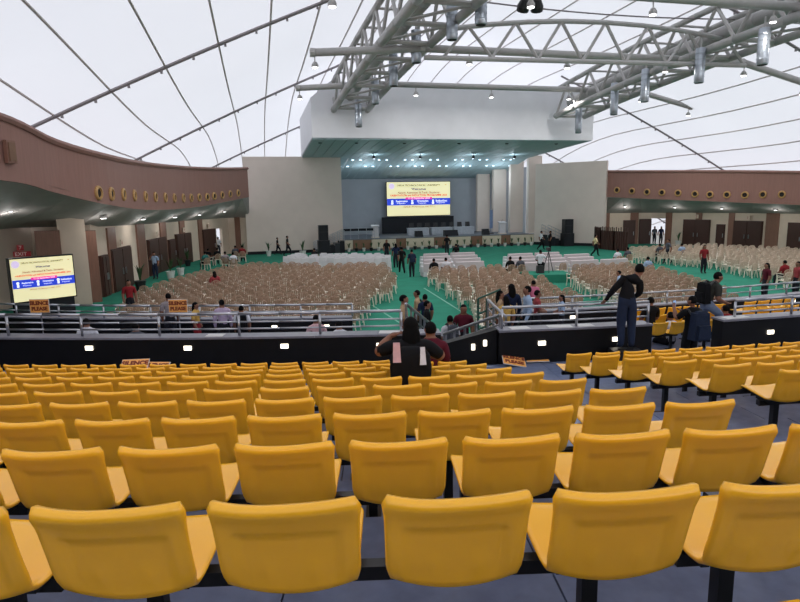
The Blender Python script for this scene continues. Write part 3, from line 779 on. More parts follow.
# ================================================================== SEATING TERRACE
CC = Vector((-2.2, 61.0)); R0, DR, ZT0, DZR = 59.36, .866, 3.06, .19
def arc(R, a, z=0.0): return Vector((CC.x + R * math.sin(a), CC.y - R * math.cos(a), z))
def ang_x(R, X): return math.asin((X - CC.x) / R)
def ringseg(b, R_out, R_in, a0, a1, z0, z1, n=4):
    v = []; f = []
    for k in range(n + 1):
        a = a0 + (a1 - a0) * k / n
        v += [arc(R_out, a, z0), arc(R_in, a, z0), arc(R_in, a, z1), arc(R_out, a, z1)]
    for k in range(n):
        i = 4 * k
        for j in range(4): f.append((i + j, i + (j + 1) % 4, i + 4 + (j + 1) % 4, i + 4 + j))
    f += [(0, 1, 2, 3), (4 * n + 3, 4 * n + 2, 4 * n + 1, 4 * n)]
    return b.add(v, f)
def zt(i): return ZT0 - DZR * i
NROW = 10
for i in range(-3, NROW):
    Ro = R0 - DR * i + .15; Ri = Ro - DR
    if i == NROW - 1: Ri = 49.3
    a0, a1 = ang_x(Ro, -13.5), ang_x(Ro, 17)
    b = MB(); ringseg(b, Ro + .02, Ri + .02, a0, a1, 0.3, zt(i) - .03, 18); st = b.build('floor_terrace', GRAN2)
    struct(st, 'granite seating terrace step, %s' % ('behind the camera' if i < 0 else '%s from the camera' % ORD[i]), 'step')
    nsl = 26
    for k in range(nsl):
        p0 = a0 + (a1 - a0) * k / nsl; p1 = a0 + (a1 - a0) * (k + 1) / nsl - .00016
        c = arc((Ro + Ri) / 2, (p0 + p1) / 2, zt(i))
        if not in_frame(c, 520): continue
        b = MB(); ringseg(b, Ro, Ri, p0, p1, zt(i) - .03, zt(i), 1); b.build('granite_slab', GRAN, st)
# aisle half steps between the centre and right blocks
def aisle_l(Y): return 2.42 - .167 * Y
def aisle_r(Y): return 4.36 - .168 * Y
for i in range(0, NROW):
    R = R0 - DR * i + .15; Yc = arc(R, 0).y
    b = MB(); ringseg(b, R + .30, R - .002, ang_x(R, aisle_l(Yc) + .12), ang_x(R, aisle_r(Yc) - .12), zt(i) - .02, zt(i) + DZR * .5, 2) if False else ringseg(b, R + .02, R - .32, ang_x(R, aisle_l(Yc) + .12), ang_x(R, aisle_r(Yc) - .12), zt(i) + .001, zt(i) + DZR * .5, 2)
    struct(b.build('floor_aisle_step', GRAN2), 'dark granite half step in the aisle, %s from the camera' % ORD[i], 'step')

# ---- the moulded seat shell
def seat_shell():
    NS, NT = 40, 26
    prof = [(-.105, .800), (-.088, .745), (-.066, .67), (-.045, .60), (-.028, .55), (-.008, .510), (.03, .488), (.08, .480), (.16, .483), (.27, .495), (.37, .505), (.415, .501), (.435, .480)]
    L = [0]
    for a, c in zip(prof, prof[1:]): L.append(L[-1] + math.dist(a, c))
    def P(s):
        s *= L[-1]
        for k in range(len(prof) - 1):
            if s <= L[k + 1] + 1e-9:
                q = (s - L[k]) / (L[k + 1] - L[k]); return Vector((prof[k][0] + (prof[k + 1][0] - prof[k][0]) * q, prof[k][1] + (prof[k + 1][1] - prof[k][1]) * q)), s
        return Vector(prof[-1]), s
    sb = L[5]                                            # arc length where the back ends
    def point(si, ti, side):
        s = si / NS; t = -1 + 2 * ti / NT
        p, sl = P(s); q, _ = P(min(1, s + .01)); q0, _ = P(max(0, s - .01))
        tg = (q - q0).normalized(); nrm = Vector((tg.y, -tg.x))         # points backwards/down: outer side
        bk = max(0.0, 1 - sl / sb)                         # 1 at the top of the back, 0 at the bend
        half = .204 + .003 * smooth(sb * .6, 0, sl) - .012 * smooth(sb * .80, sb * 1.1, sl) + .008 * smooth(sb * 1.2, L[-1], sl)
        if sl > L[-1] - .06: half -= .018 * ((sl - (L[-1] - .06)) / .06) ** 2
        # corner rounding at the top
        if sl < .02: half -= .008 * (1 - sl / .02) ** 2
        x = half * t
        y, z = p
        cup = (1 - t * t)
        y -= .009 * cup * bk                               # back wraps round the sitter
        z += (.010 * abs(t) ** 3 - .005 * cup + .006 * t * cup) * (bk ** 2)  # wavy top edge: corners up, middle down
        z -= .040 * cup * math.exp(-((sl - sb) / .085) ** 2)  # belly at the bend
        z -= .012 * cup * smooth(sb, L[-1], sl)
        th = .018 + .022 * smooth(.75, 1.0, bk)
        if side == 0:                                      # outer face
            off = th / 2
            # recessed panel with two soft ribs on the back face
            g = smooth(.80, .68, abs(t)) * smooth(.075, .115, sl) * smooth(sb * 1.02, sb * .86, sl)
            off -= .010 * g
            rib = sum(math.exp(-((t - c) / .07) ** 2) for c in (-.34, .34)) * smooth(.19, .24, sl) * smooth(sb * .95, sb * .75, sl)
            off += .006 * rib
            off += .003 * math.exp(-((sl - .095) / .008) ** 2) * smooth(.75, .6, abs(t))
        elif side == 1: off = -th / 2
        else: off = 0
        return Vector((x, y + nrm.x * off, z + nrm.y * off))
    b = MB(); v = []; f = []
    idx = {}
    for side in (0, 1):
        for si in range(NS + 1):
            for ti in range(NT + 1):
                idx[(side, si, ti)] = len(v); v.append(point(si, ti, side))
    for side in (0, 1):
        for si in range(NS):
            for ti in range(NT):
                q = (idx[(side, si, ti)], idx[(side, si, ti + 1)], idx[(side, si + 1, ti + 1)], idx[(side, si + 1, ti)])
                f.append(q if side == 0 else q[::-1])
    # rounded rim: an extra loop pushed outwards
    loop = [(0, t) for t in range(NT + 1)] + [(s, NT) for s in range(1, NS + 1)] + [(NS, t) for t in range(NT - 1, -1, -1)] + [(s, 0) for s in range(NS - 1, 0, -1)]
    mid = []
    for si, ti in loop:
        p = (v[idx[(0, si, ti)]] + v[idx[(1, si, ti)]]) / 2
        inn = (v[idx[(0, min(max(si, 1), NS - 1), min(max(ti, 1), NT - 1))]] + v[idx[(1, min(max(si, 1), NS - 1), min(max(ti, 1), NT - 1))]]) / 2
        d = (p - inn).normalized(); thk = (v[idx[(0, si, ti)]] - v[idx[(1, si, ti)]]).length
        mid.append(len(v)); v.append(p + d * thk * .30)
    n = len(loop)
    for k in range(n):
        a, c = loop[k], loop[(k + 1) % n]
        f.append((idx[(0, *a)], idx[(0, *c)], mid[(k + 1) % n], mid[k])); f.append((mid[k], mid[(k + 1) % n], idx[(1, *c)], idx[(1, *a)]))
    b.add(v, f); return b.mesh('seat_shell', YEL, True)
SHELL = seat_shell()
b = MB(); b.box((0, .19, .445), (.26, .16, .02)); b.box((-.12, .19, .432), (.03, .18, .04)); b.box((.12, .19, .432), (.03, .18, .04)); BRK = b.mesh('bracket', BLK)
def yellow_seat(R, a, z, label, grp, name='yellow_seat'):
    p = arc(R, a, z); t = empty(name, p, a); tag(t, label, 'seat', grp)
    link('seat_shell', SHELL, t); link('bracket', BRK, t)
    return t
def bench_frame(R, angs, z, label):
    mid_a = (angs[0] + angs[-1]) / 2
    t = empty('bench_frame', arc(R, mid_a, z), mid_a); tag(t, label, 'frame', 'black bench frames under the yellow seats')
    half = (angs[-1] - angs[0]) / 2 * R + .18
    b = MB(); b.box((0, .19, .40), (2 * half, .05, .05)); b.build('beam', BLK, t)
    xs = ((angs[0] - mid_a) * R, (angs[-1] - mid_a) * R)
    for x in (xs if len(angs) > 1 else (0,)):
        b = MB(); b.box((x, .19, .20), (.055, .055, .37)); b.build('leg', BLK, t)
        b = MB(); b.box((x, .19, .008), (.10, .30, .016)); b.build('foot', BLK, t)
PITCH_S = .49
def frame_cull(p): 
    q = proj((p.x, p.y, p.z + .6))
    if q is None: return False
    r = 600 * .21 / q[2]
    return -r < q[0] < 800 + r and q[1] < 602 + 2 * r
ROWNAME = ['nearest', 'second', 'third', 'fourth', 'fifth', 'sixth', 'seventh', 'eighth', 'ninth', 'tenth']
def seat_row(R, z, angs, rowtxt, grp, unit=4, extra=3):
    flag = [frame_cull(arc(R, a, z)) for a in angs]
    vis = [a for a, f in zip(angs, flag) if f]
    for j, a in enumerate(vis):
        yellow_seat(R, a, z, 'yellow seat, %s from the left, %s' % (ORD[j], rowtxt), grp)
    # a few seats go on past the picture's edges
    if vis: lft = [a for a in angs if a < vis[0] - 1e-6][-extra:]; rgt_ = [a for a in angs if a > vis[-1] + 1e-6][:extra]
    else: lft = []; rgt_ = [a for a in angs if arc(R, a, z).y > .3 and arc(R, a, z).x > 0][:extra]
    for j, a in enumerate(reversed(lft)): yellow_seat(R, a, z, 'yellow seat, %s past the left photo edge, %s' % (ORD[j], rowtxt), grp)
    for j, a in enumerate(rgt_): yellow_seat(R, a, z, 'yellow seat, %s past the right photo edge, %s' % (ORD[j], rowtxt), grp)
    run = []; nb_ = 0; al = lft + vis + rgt_
    for j, a in enumerate(al):
        run.append(a)
        if len(run) == unit or j == len(al) - 1:
            nb_ += 1; bench_frame(R, run, z, 'black bench frame, %s from the left, under the %s' % (ORD[nb_ - 1], rowtxt)); run = []
for i in range(NROW):
    R = R0 - DR * i; z = zt(i); x0 = .15 - .17 * i
    a_ref = ang_x(R, x0); da = PITCH_S / R
    angs = sorted(a_ref + k * da for k in range(-28, 14))
    cen = []; rgt = []
    for a in angs:
        p = arc(R, a)
        if p.x < aisle_l(p.y): cen.append(a)
    a_r = ang_x(R, aisle_r(arc(R, ang_x(R, 3.2)).y) + .20)
    rgt = [a_r + k * da for k in range(19)]
    seat_row(R, z, cen, '%s row of centre block' % ROWNAME[i], 'yellow seats in the centre block')
    seat_row(R, z, rgt, '%s row of right block' % (['nearest', 'second', 'third', 'fourth', 'fifth', 'sixth', 'seventh'][i - 3] if i >= 3 else ['third hidden', 'second hidden', 'first hidden'][i]), 'yellow seats in the right block')
# one seat of the camera's own row peeps in at the bottom right
Rm = R0 + DR; a = ang_x(Rm, .76)
yellow_seat(Rm, a, zt(-1), 'yellow plastic seat cut off by the bottom right edge', 'yellow seats in the centre block')
bench_frame(Rm, [a, a + PITCH_S / Rm], zt(-1), 'black steel bench frame below the seat cut off at the bottom right')

# ================================================================== PARAPETS AND RAILINGS
RP = 49.3
def parapet(Rp, X0, X1, z0, z1, label, lights, thick=.32, name='parapet'):
    a0, a1 = ang_x(Rp, X0), ang_x(Rp, X1); n = max(2, int(abs(X1 - X0) / 1.2))
    b = MB(); ringseg(b, Rp, Rp - thick, a0, a1, z0, z1 - .04, n); o = b.build(name, PARA); struct(o, label, 'parapet')
    for k in range(n):
        c0 = a0 + (a1 - a0) * k / n; c1 = a0 + (a1 - a0) * (k + 1) / n - .0001
        b = MB(); ringseg(b, Rp + .03, Rp - thick - .05, c0, c1, z1 - .04, z1, 1); b.build('coping_stone', COPE, o)
    for X, zl in lights:
        a = ang_x(Rp, X); p = arc(Rp + .01, a, zl)
        b = MB(); b.box((0, 0, 0), (.15, .03, .085)); l = b.build('step_light', LAMPS, o); l.location = p; l.rotation_euler = (0, 0, a)
    return o
def X_at(Rp, px, py=335):
    # X where the pixel's ray crosses the arc of radius Rp (plan)
    d = ray(px, py); dx, dy = d.x, d.y; A = dx * dx + dy * dy; B = -2 * (dx * CC.x + dy * CC.y); C = CC.length_squared - Rp * Rp
    t = (-B - math.sqrt(B * B - 4 * A * C)) / (2 * A); return dx * t
Z1 = 2.06
def lz(px, py): 
    X = X_at(RP, px); a = ang_x(RP, X); return X, at_y(px, py, arc(RP, a).y).z
parapet(RP, -13, X_at(RP, 441), .8, Z1, 'black parapet wall in front of the left and centre seats', [lz(88, 348), lz(187, 348), lz(284, 346), lz(380, 345)])
parapet(RP, X_at(RP, 499), X_at(RP, 652), .8, Z1 + .0, 'black parapet wall between the stairs and the right opening', [lz(542, 343), lz(616, 339)])
parapet(RP, X_at(RP, 722), 17, .8, Z1, 'black parapet wall at the right edge of the photo', [lz(770, 332)])
# sloping black stair wall joining the two
a0, a1 = ang_x(RP, X_at(RP, 441) + .01), ang_x(RP, X_at(RP, 499) - .01)
b = MB(); vv = []
for k in range(5):
    a = a0 + (a1 - a0) * k / 4; zt_ = 1.78 + .28 * k / 4
    vv += [arc(RP - .1, a, .8), arc(RP - .35, a, .8), arc(RP - .35, a, zt_), arc(RP - .1, a, zt_)]
ff = []
for k in range(4):
    for j in range(4): ff.append((4 * k + j, 4 * k + (j + 1) % 4, 4 * k + 4 + (j + 1) % 4, 4 * k + 4 + j))
ff += [(0, 1, 2, 3), (19, 18, 17, 16)]
b.add(vv, ff); sw = b.build('parapet_slope', PARA); struct(sw, 'sloping black stair wall between the two parapets', 'parapet')
for px, py in ((474, 348), (486, 344)):
    X, z = lz(px, py); a = ang_x(RP, X); b = MB(); b.box((0, 0, 0), (.07, .03, .12)); l = b.build('step_light', LAMPS, sw); l.location = arc(RP - .08, a, z); l.rotation_euler = (0, 0, a)

def railing(Rp, X0, X1, z0, h, label, rails=(1, .62, .3), step=1.55, r=.03, end=True):
    a0, a1 = ang_x(Rp, X0), ang_x(Rp, X1); L = abs(a1 - a0) * Rp; n = max(1, round(L / step))
    t = empty('guard_railing', arc(Rp, (a0 + a1) / 2, z0)); tag(t, label, 'railing', 'steel guard railings'); base = t.location.copy()
    for q, k in enumerate(rails):
        b = MB(); b.path([arc(Rp, a0 + (a1 - a0) * j / (n * 2), z0 + h * k) - base for j in range(n * 2 + 1)], r if q == 0 else r * .6, 8); b.build('top_rail' if q == 0 else 'rail', STEEL, t, True)
    for j in range(n + 1):
        p = arc(Rp, a0 + (a1 - a0) * j / n, z0) - base
        b = MB(); b.tube(p, p + Vector((0, 0, h - r)), .028, 8); b.build('post', STEEL, t, True)
    return t
railing(RP - .16, -13, X_at(RP - .16, 401, 315), Z1, .44, 'steel guard railing on the left parapet')
railing(RP - .16, X_at(RP - .16, 502, 318), X_at(RP - .16, 648, 315), Z1, .44, 'steel guard railing on the parapet between the stairs and the opening')
railing(RP - .16, X_at(RP - .16, 735, 310), 17, Z1, .38, 'steel guard railing on the right edge parapet', r=.035)
# lower platform, its seats, its front parapet
R2 = 44.3; ZL = .75
def lower_block(X0, X1, label):
    a0, a1 = ang_x(RP, X0), ang_x(RP, X1)
    b = MB(); ringseg(b, RP - .3, R2, a0, a1, 0.001, ZL, 12); struct(b.build('floor_lower_tier', GRAN), label, 'platform')
lower_block(-13, -1.0, 'grey granite lower seating platform on the left'); lower_block(2.6, 17, 'grey granite lower seating platform on the right')
parapet(R2, -13, X_at(R2, 352, 310), ZL, 1.45, 'low black parapet before the hall floor, left part', [(X_at(R2, 275), 1.2), (X_at(R2, 327), 1.2)], .25)
parapet(R2, X_at(R2, 520, 310), 17, ZL, 1.45, 'low black parapet before the hall floor, right part', [(X_at(R2, 572), 1.22), (X_at(R2, 720), 1.22), (X_at(R2, 790), 1.22)], .25)
railing(R2 - .12, -13, X_at(R2, 352, 310), 1.45, .36, 'steel guard railing beyond the left parapet along the hall floor', rails=(1, .5))
railing(R2 - .12, X_at(R2, 522, 310), 17, 1.45, .36, 'steel guard railing beyond the right parapet along the hall floor', rails=(1, .5))
for j, Rr in enumerate((47.0, 46.1, 45.2)):
    for X0, X1, nm in ((X_at(Rr, 640), X_at(Rr, 735), 'opening'), (X_at(Rr, 745), 12.5, 'edge')):
        n = int((X1 - X0) / PITCH_S)
        angs = [ang_x(Rr, X0 + k * PITCH_S) for k in range(n)]
        seat_row(Rr, ZL, angs, '%s lower row %s' % (ORD[j], 'in the right opening' if nm == 'opening' else 'beyond the right parapet'), 'yellow seats on the lower tier', 3)
# steps from the upper walkway down to the lower tier at the right opening
for k in range(3):
    b = MB(); a0, a1 = ang_x(RP, X_at(RP, 655)), ang_x(RP, X_at(RP, 719)); ringseg(b, RP - .25 * k, RP - .25 * (k + 1), a0, a1, .752 if k else .8, 1.35 - .15 * (k + 1), 2)
    struct(b.build('floor_opening_step', GRAN), 'grey step in the right opening, %s from the walkway' % ORD[k], 'step')
# centre stairs down to the hall floor and their handrails
st = empty('hall_stairs'); tag(st, 'dark stairs going down to the green hall floor', 'stairs')
for k in range(8):
    Y = 12.6 + .42 * k; b = MB(); b.prism([(.15, Y), (2.35, Y), (2.35, Y + .42), (.15, Y + .42)], .003, 1.15 - .145 * k); b.build('step', GRAN2, st)
def stair_rail(p, q, label, n=5, hgt=.95, bars=4):
    t = empty('stair_railing'); tag(t, label, 'railing')
    for k in range(bars):
        dz = -hgt * .8 * k / (bars - 1)
        b = MB(); b.tube(p + Vector((0, 0, dz)), q + Vector((0, 0, dz)), .035 if k == 0 else .018, 8); b.build('top_rail' if k == 0 else 'rail', STEEL, t)
    for k in range(n + 1):
        a = p.lerp(q, k / n); b = MB(); b.tube(a - Vector((0, 0, hgt)), a, .028, 8); b.build('post', STEEL, t)
stair_rail(at_y(406, 304, 13.2), at_y(432, 325, 16.2), 'sloping steel stair railing left of the hall stairs', 6)
stair_rail(at_y(500, 315, 12.2), at_y(444, 334, 13.6), 'sloping steel handrail right of the hall stairs', 5, .5, 3)
stair_rail(at_y(488, 300, 14.6), at_y(506, 317, 13.2), 'short steel railing at the head of the right hall stairs', 3, .8, 4)
# green frame post by the stairs
GRN = mat('green_painted_steel', (40, 84, 70), .6)
t = empty('green_barrier'); tag(t, 'dark green tubular barrier right of the hall stairs', 'barrier')
p = at_y(478, 330, 15.0)
for dx in (0, .22):
    b = MB(); b.tube((p.x + dx, p.y, .003), (p.x + dx, p.y, 2.2), .03, 6); b.build('post', GRN, t)
for z in (2.2, 1.8, 1.4):
    b = MB(); b.tube((p.x, p.y, z), (p.x + .6, p.y + .2, z + .2), .025, 6); b.build('rail', GRN, t)
# papers on the copings
for i, (px, w_) in enumerate(((392, .5), (215, .35), (520, .4), (560, .5), (585, .35), (735, .6))):
    X = X_at(RP - .16, px); a = ang_x(RP, X); b = MB(); b.box((0, 0, .004), (w_, .24, .008)); o = b.build('paper_sheet', PAPER); o.location = arc(RP - .16, a, Z1 + .001); o.rotation_euler = (0, 0, a + .1 * (i % 3 - 1))
    tag(o, 'white paper sheet lying on the parapet coping, %s from the left' % ORD[sorted([392, 215, 520, 560, 585, 735]).index(px)], 'paper', 'papers on the parapet')

# ---- silence placards
def placard(loc, rz, tilt, label, pole=None, s=1.0, spin=0.0):
    t = empty('silence_placard', loc, rz); tag(t, label, 'sign', 'orange silence placards')
    h_ = empty  # keep parts under the thing
    M = Matrix.Rotation(tilt, 4, 'X') @ Matrix.Rotation(spin, 4, 'Y')
    def put(o): o.matrix_local = M @ o.matrix_local; return o
    b = MB(); b.box((0, 0, 0), (.46 * s, .02, .32 * s)); bd = b.build('board', ORNG, t); bd.matrix_local = M
    b = MB(); b.box((0, -.006, 0), (.48 * s, .012, .34 * s)); b.build('board_edge', PAPER, bd).location = (0, .01, 0)
    text_part('lettering', 'SILENCE', .125 * s, SIGNT, bd, (0, -.0135, .07 * s), (math.pi / 2, 0, 0), bold=.006)
    text_part('lettering', 'PLEASE', .125 * s, SIGNT, bd, (0, -.0135, -.07 * s), (math.pi / 2, 0, 0), bold=.006)
    if pole:
        b = MB(); b.tube((0, .02, -.15 * s), pole, .018, 6); b.build('pole', STEEL, t)
    return t
p = at_y(39.5, 306, 14.5); placard(p, 0, 0, 'orange silence placard standing before the portable screen', (0, .02, ZL - p.z + .0))
p = at_y(178, 306, 15.0); placard(p, 0, 0, 'orange silence placard standing between people behind the left railing', (0, .02, ZL - p.z))
def lying(px, py, label, rz, polev, spin):
    p = on_z(px, py, zt(9) + .10); placard(p, rz, -1.15, label, polev, 1.0, spin)
lying(514, 360.5, 'orange silence placard fallen on the walkway, left of the pair', .5, (-1.3, .5, -.03), .5)
lying(536, 356.5, 'orange silence placard fallen on the walkway, right of the pair', .1, (1.4, .35, -.03), -1.57 + 1.6)
p = at_y(345, 362.5, 10.5); placard(p + Vector((0, 0, -.10)), .2, -1.2, 'orange silence placard leaning on the last row near the seated couple', (1.3, .6, -.1))
p = at_y(134, 363, 10.5); placard(p + Vector((0, 0, -.07)), .1, -.9, 'orange silence placard leaning on the last row at left', (-1.2, .3, -.1))
p = at_y(154, 364.5, 10.5); placard(p + Vector((0, 0, -.07)), -.1, -1.1, 'orange silence placard right of another leaning placard at left', (1.3, .3, -.1))

# ================================================================== HALL CHAIRS
def chair_mesh(mw, mt, name):
    b = MB(); b.cur = 0
    def leg(x0, y0, x1, y1, z1): b.tube((x0, y0, 0), (x1, y1, z1), .024, 4, .03, cap=False)
    leg(-.25, .22, -.21, .20, .43); leg(.25, .22, .21, .20, .43); leg(-.24, -.27, -.20, -.19, .43); leg(.24, -.27, .20, -.19, .43)
    b.box((0, .01, .43), (.46, .45, .035))
    for s in (-1, 1):                                     # arms and their posts
        b.tube((s * .235, .20, .43), (s * .265, .17, .64), .022, 4, cap=False)
        b.box((s * .265, 0, .65), (.055, .42, .025))
    b.cur = 1
    for k in range(5):                                    # slatted back
        x = -.16 + .08 * k; b.box((x, -.225 - .012 * (2 - abs(k - 2)), .63), (.05, .02, .38), rx=.16)
    v = []; f = []
    for k in range(9):                                    # arched back frame
        a = math.pi * k / 8; x = -.225 * math.cos(a); z = .66 + .21 * math.sin(a) ** .6; y = -.21 - .05 * math.sin(a)
        v += [(x, y - .02, z - .03), (x, y + .02, z - .03), (x, y + .02, z + .02), (x, y - .02, z + .02)]
    for k in range(8):
        for j in range(4): f.append((4 * k + j, 4 * k + (j + 1) % 4, 4 * k + 4 + (j + 1) % 4, 4 * k + 4 + j))
    b.add(v, f)
    for s in (-1, 1): b.tube((s * .225, -.20, .44), (s * .225, -.22, .70), .025, 4, cap=False)
    return b.mesh(name, [mw, mt])
CH_T = chair_mesh(WPLAST, TPLAST, 'plastic_chair'); CH_W = chair_mesh(WPLAST, mat('pale_tan_plastic', (196, 176, 156), .5, 0, .06, 5), 'white_plastic_chair')
def covered_mesh():
    b = MB(); b.box((0, .02, .23), (.5, .5, .46), taper=.94); b.box((0, -.23, .58), (.48, .10, .84), rx=.08, taper=.9); b.box((0, .02, .475), (.46, .46, .05), taper=.9)
    return b.mesh('covered_chair', CLOTH)
CH_C = covered_mesh()
def inside(pt, poly):
    x, y = pt; c = False; n = len(poly)
    for i in range(n):
        x0, y0 = poly[i]; x1, y1 = poly[(i + 1) % n]
        if (y0 > y) != (y1 > y) and x < (x1 - x0) * (y - y0) / (y1 - y0) + x0: c = not c
    return c
# seated people on the hall floor: (px, py of the seat base, shirt, trousers, label, extra rotation)
SEATED = [
 (206, 270, 'TEAL', 'DARK', 'person in teal sitting low among the left chairs', .6),
 (209, 266, 'BLACK', 'DARK', 'person in black sitting near the left doorway', -.4),
 (218, 265, 'BLACK', 'DARK', 'dark haired person in black sitting right of the left doorway', .3),
 (226, 270, 'CHECK', 'DARK', 'person in checked shirt sitting among the left chairs', 0),
 (234, 271, 'WHITE', 'DARK', 'person in white sitting right of the checked shirt', .2),
 (236, 262, 'GREY', 'DARK', 'person in dark grey sitting near the left wing wall', 0),
 (243, 262, 'RED', 'DARK', 'person in red sitting near the left wing wall', 0),
 (216, 297, 'PINKRED', 'DARK', 'woman in coral red sitting among the left chairs', .3),
 (315, 266, 'BLACK', 'DARK', 'person in black sitting by the left speaker stack', .5),
 (434, 281, 'BLACK', 'DARK', 'person in black on the first chairs right of the green aisle', 0),
 (446, 280, 'WHITE', 'DARK', 'dark haired person in white among the middle chairs', 0),
 (456, 261, 'BLACK', 'DARK', 'person in black crouched before the stage front', 0),
 (510, 279, 'BLACK', 'DARK', 'person in black sitting behind the white sofas', 0),
 (520, 279, 'GREY', 'DARK', 'person in grey sitting behind the white sofas', 0),
 (617, 269, 'WHITE', 'DARK', 'person in white sitting before the dark folding screen', 0),
 (627, 267, 'GREY', 'DARK', 'person in dark grey sitting right of the one in white', 0),
 (647, 280, 'SKY', 'DARK', 'person in sky blue sitting among the right chairs', 0),
 (659, 262, 'GREY', 'DARK', 'person in grey sitting below the bright doorway', 0),
 (681, 262, 'SKY', 'DARK', 'person in pale blue sitting right of the bright doorway', 0),
 (618, 299, 'SKY', 'BLACK', 'person in pale shirt leaning over chairs, alone in the right block', .9),
 (783, 286, 'RED', 'DARK', 'person in red sitting left of another at the right edge', 0),
]
SEATED_POS = [on_z(px, py, 0) for px, py, *_ in SEATED]
BLOCKS = [
 ([(118, 304), (150, 284), (205, 270), (250, 262.5), (388, 262.5), (394, 280), (364, 298), (346, 325), (100, 325)], CH_T, 'tan backed white plastic chair in the rows left of the green aisle', 'chairs left of the aisle'),
 ([(424, 268), (500, 265), (522, 269), (550, 280), (576, 294), (600, 318), (486, 322), (468, 294)], CH_T, 'tan backed white plastic chair in the block right of the green aisle', 'chairs right of the aisle'),
 ([(552, 264), (650, 262.5), (696, 276), (735, 293), (762, 306), (772, 322), (645, 325), (616, 292), (576, 274)], CH_T, 'tan backed white plastic chair in the block behind the leaning man', 'chairs behind the leaning man'),
 ([(631, 247), (660, 245.5), (700, 243.5), (800, 248), (860, 253), (860, 292), (800, 277), (745, 264), (700, 256), (655, 253), (634, 253)], CH_W, 'white plastic chair in the rows along the right wall', 'chairs along the right wall'),
 ([(288, 255.5), (387, 255.5), (391, 261.5), (284, 261.5)], CH_C, 'white cloth covered chair in the front rows at left', 'cloth covered chairs'),
]
KEEP = [(on_z(540, 273, .45), 2.2)]
SOFA = []
for gi, (xl, xrs, nm) in enumerate(((421, (477, 483, 489, 495), 'left'), (505, (583, 590, 618, 636), 'right'))):
    for r, py in enumerate((253.5, 256.3, 259.4, 262.8)):
        A = on_z(xl, py, .85); A.z = 0; h2 = hit([(A.x - AU.x, A.y - AU.y), (A.x + AU.x * 60, A.y + AU.y * 60)], xrs[r], py)
        n = max(2, int((h2[0] - Vector(A[:2])).length / 2.05))
        for k in range(n):
            q = Vector(A[:2]) + AU * (1.0 + 2.05 * k)
            if min((Vector((q.x, q.y, 0)) - sp_).length for sp_ in SEATED_POS) < 1.3: continue
            SOFA.append((Vector((q.x, q.y, 0)), k, r, nm)); KEEP.append((Vector((q.x, q.y, 0)), 1.25))
spots = []
for bi, (poly, me, lab, grp) in enumerate(BLOCKS):
    for r in range(70):
        v = 1.6 + r * (.98 if bi == 3 else .90)
        for c in range(130):
            u = -26 + c * .57
            p = uv(u + random.uniform(-.07, .07) + .25 * (r % 2), v + random.uniform(-.10, .10), 0)
            q = proj(p + Vector((0, 0, .78)))
            if q is None or not inside((q[0], q[1]), poly): continue
            if p.y < 18.6: continue
            if min(((p - s).length for s in SEATED_POS), default=9) < .62: continue
            if any((p - k_).length < d_ for k_, d_ in KEEP): continue
            if random.random() < .03: continue
            spots.append((p.y, p, bi, r, u))
spots.sort(key=lambda s: s[0])
white_covered = [s for s in spots if s[2] == 4]; plast = [s for s in spots if s[2] != 4]
one = plast[:300] + white_covered
BN = ['block left of the aisle', 'block right of the aisle', 'block behind the leaning man', 'right wall block', 'front rows at left']
CK = ['tan backed chair', 'tan backed chair', 'tan backed chair', 'white plastic chair', 'white cloth covered chair']
seq = {}
for bi in range(5):
    rows = sorted({s[3] for s in one if s[2] == bi}, reverse=True)
    for ri, rr in enumerate(rows):
        for j, s in enumerate(sorted((s for s in one if s[2] == bi and s[3] == rr), key=lambda s: s[4])): seq[id(s)] = '%s, %s from left in %s row, %s' % (CK[bi], ORD[j], 'nearest' if ri == 0 else ORD[ri] + ' nearest', BN[bi])
for s in one:
    poly, me, lab, grp = BLOCKS[s[2]]; lab = seq[id(s)]
    o = link('covered_chair' if s[2] == 4 else 'plastic_chair', me, None, s[1], YAW + random.uniform(-.3, .3)); tag(o, lab, 'chair', grp)
# all farther chairs: one body of real chairs
def merge(items, me, name):
    mv = [v.co.copy() for v in me.vertices]; mf = [tuple(p.vertices) for p in me.polygons]; mi = [p.material_index for p in me.polygons]
    b = MB()
    for _, p, *_b in items:
        M = Matrix.Translation(p) @ Matrix.Rotation(YAW + random.uniform(-.3, .3), 4, 'Z'); o = len(b.v)
        b.v += [tuple(M @ c) for c in mv]; b.f += [tuple(i + o for i in f) for f in mf]; b.mi += mi
    nm = bpy.data.meshes.new(name); nm.from_pydata(b.v, [], b.f)
    for m_ in me.materials: nm.materials.append(m_)
    nm.polygons.foreach_set('material_index', b.mi); nm.update()
    return link(name, nm)
far = plast[300:]
for bi in range(4):
    its = [s for s in far if s[2] == bi]
    if not its: continue
    o = merge(its, BLOCKS[bi][1], 'plastic_chairs')
    tag(o, ['distant rows of tan backed chairs left of the green aisle', 'distant rows of tan backed chairs right of the green aisle', 'distant rows of tan backed chairs right of the cameraman', 'distant rows of white plastic chairs along the right wall'][bi], 'chairs', None, 'stuff')
for p, row in zip(SEATED_POS, SEATED):
    lbl = 'plastic chair under the ' + row[4].split(' sitting')[0].split(' on the')[0].split(' among')[0].split(' crouched')[0].split(' leaning')[0] + ', %s' % ('left half' if row[0] < 400 else 'right half')
    if 'crouched' in row[4]: continue
    o = link('plastic_chair', CH_T, None, p, YAW + row[5]); tag(o, 'chair under the ' + row[4], 'chair')
print('chairs', len(plast), len(white_covered))

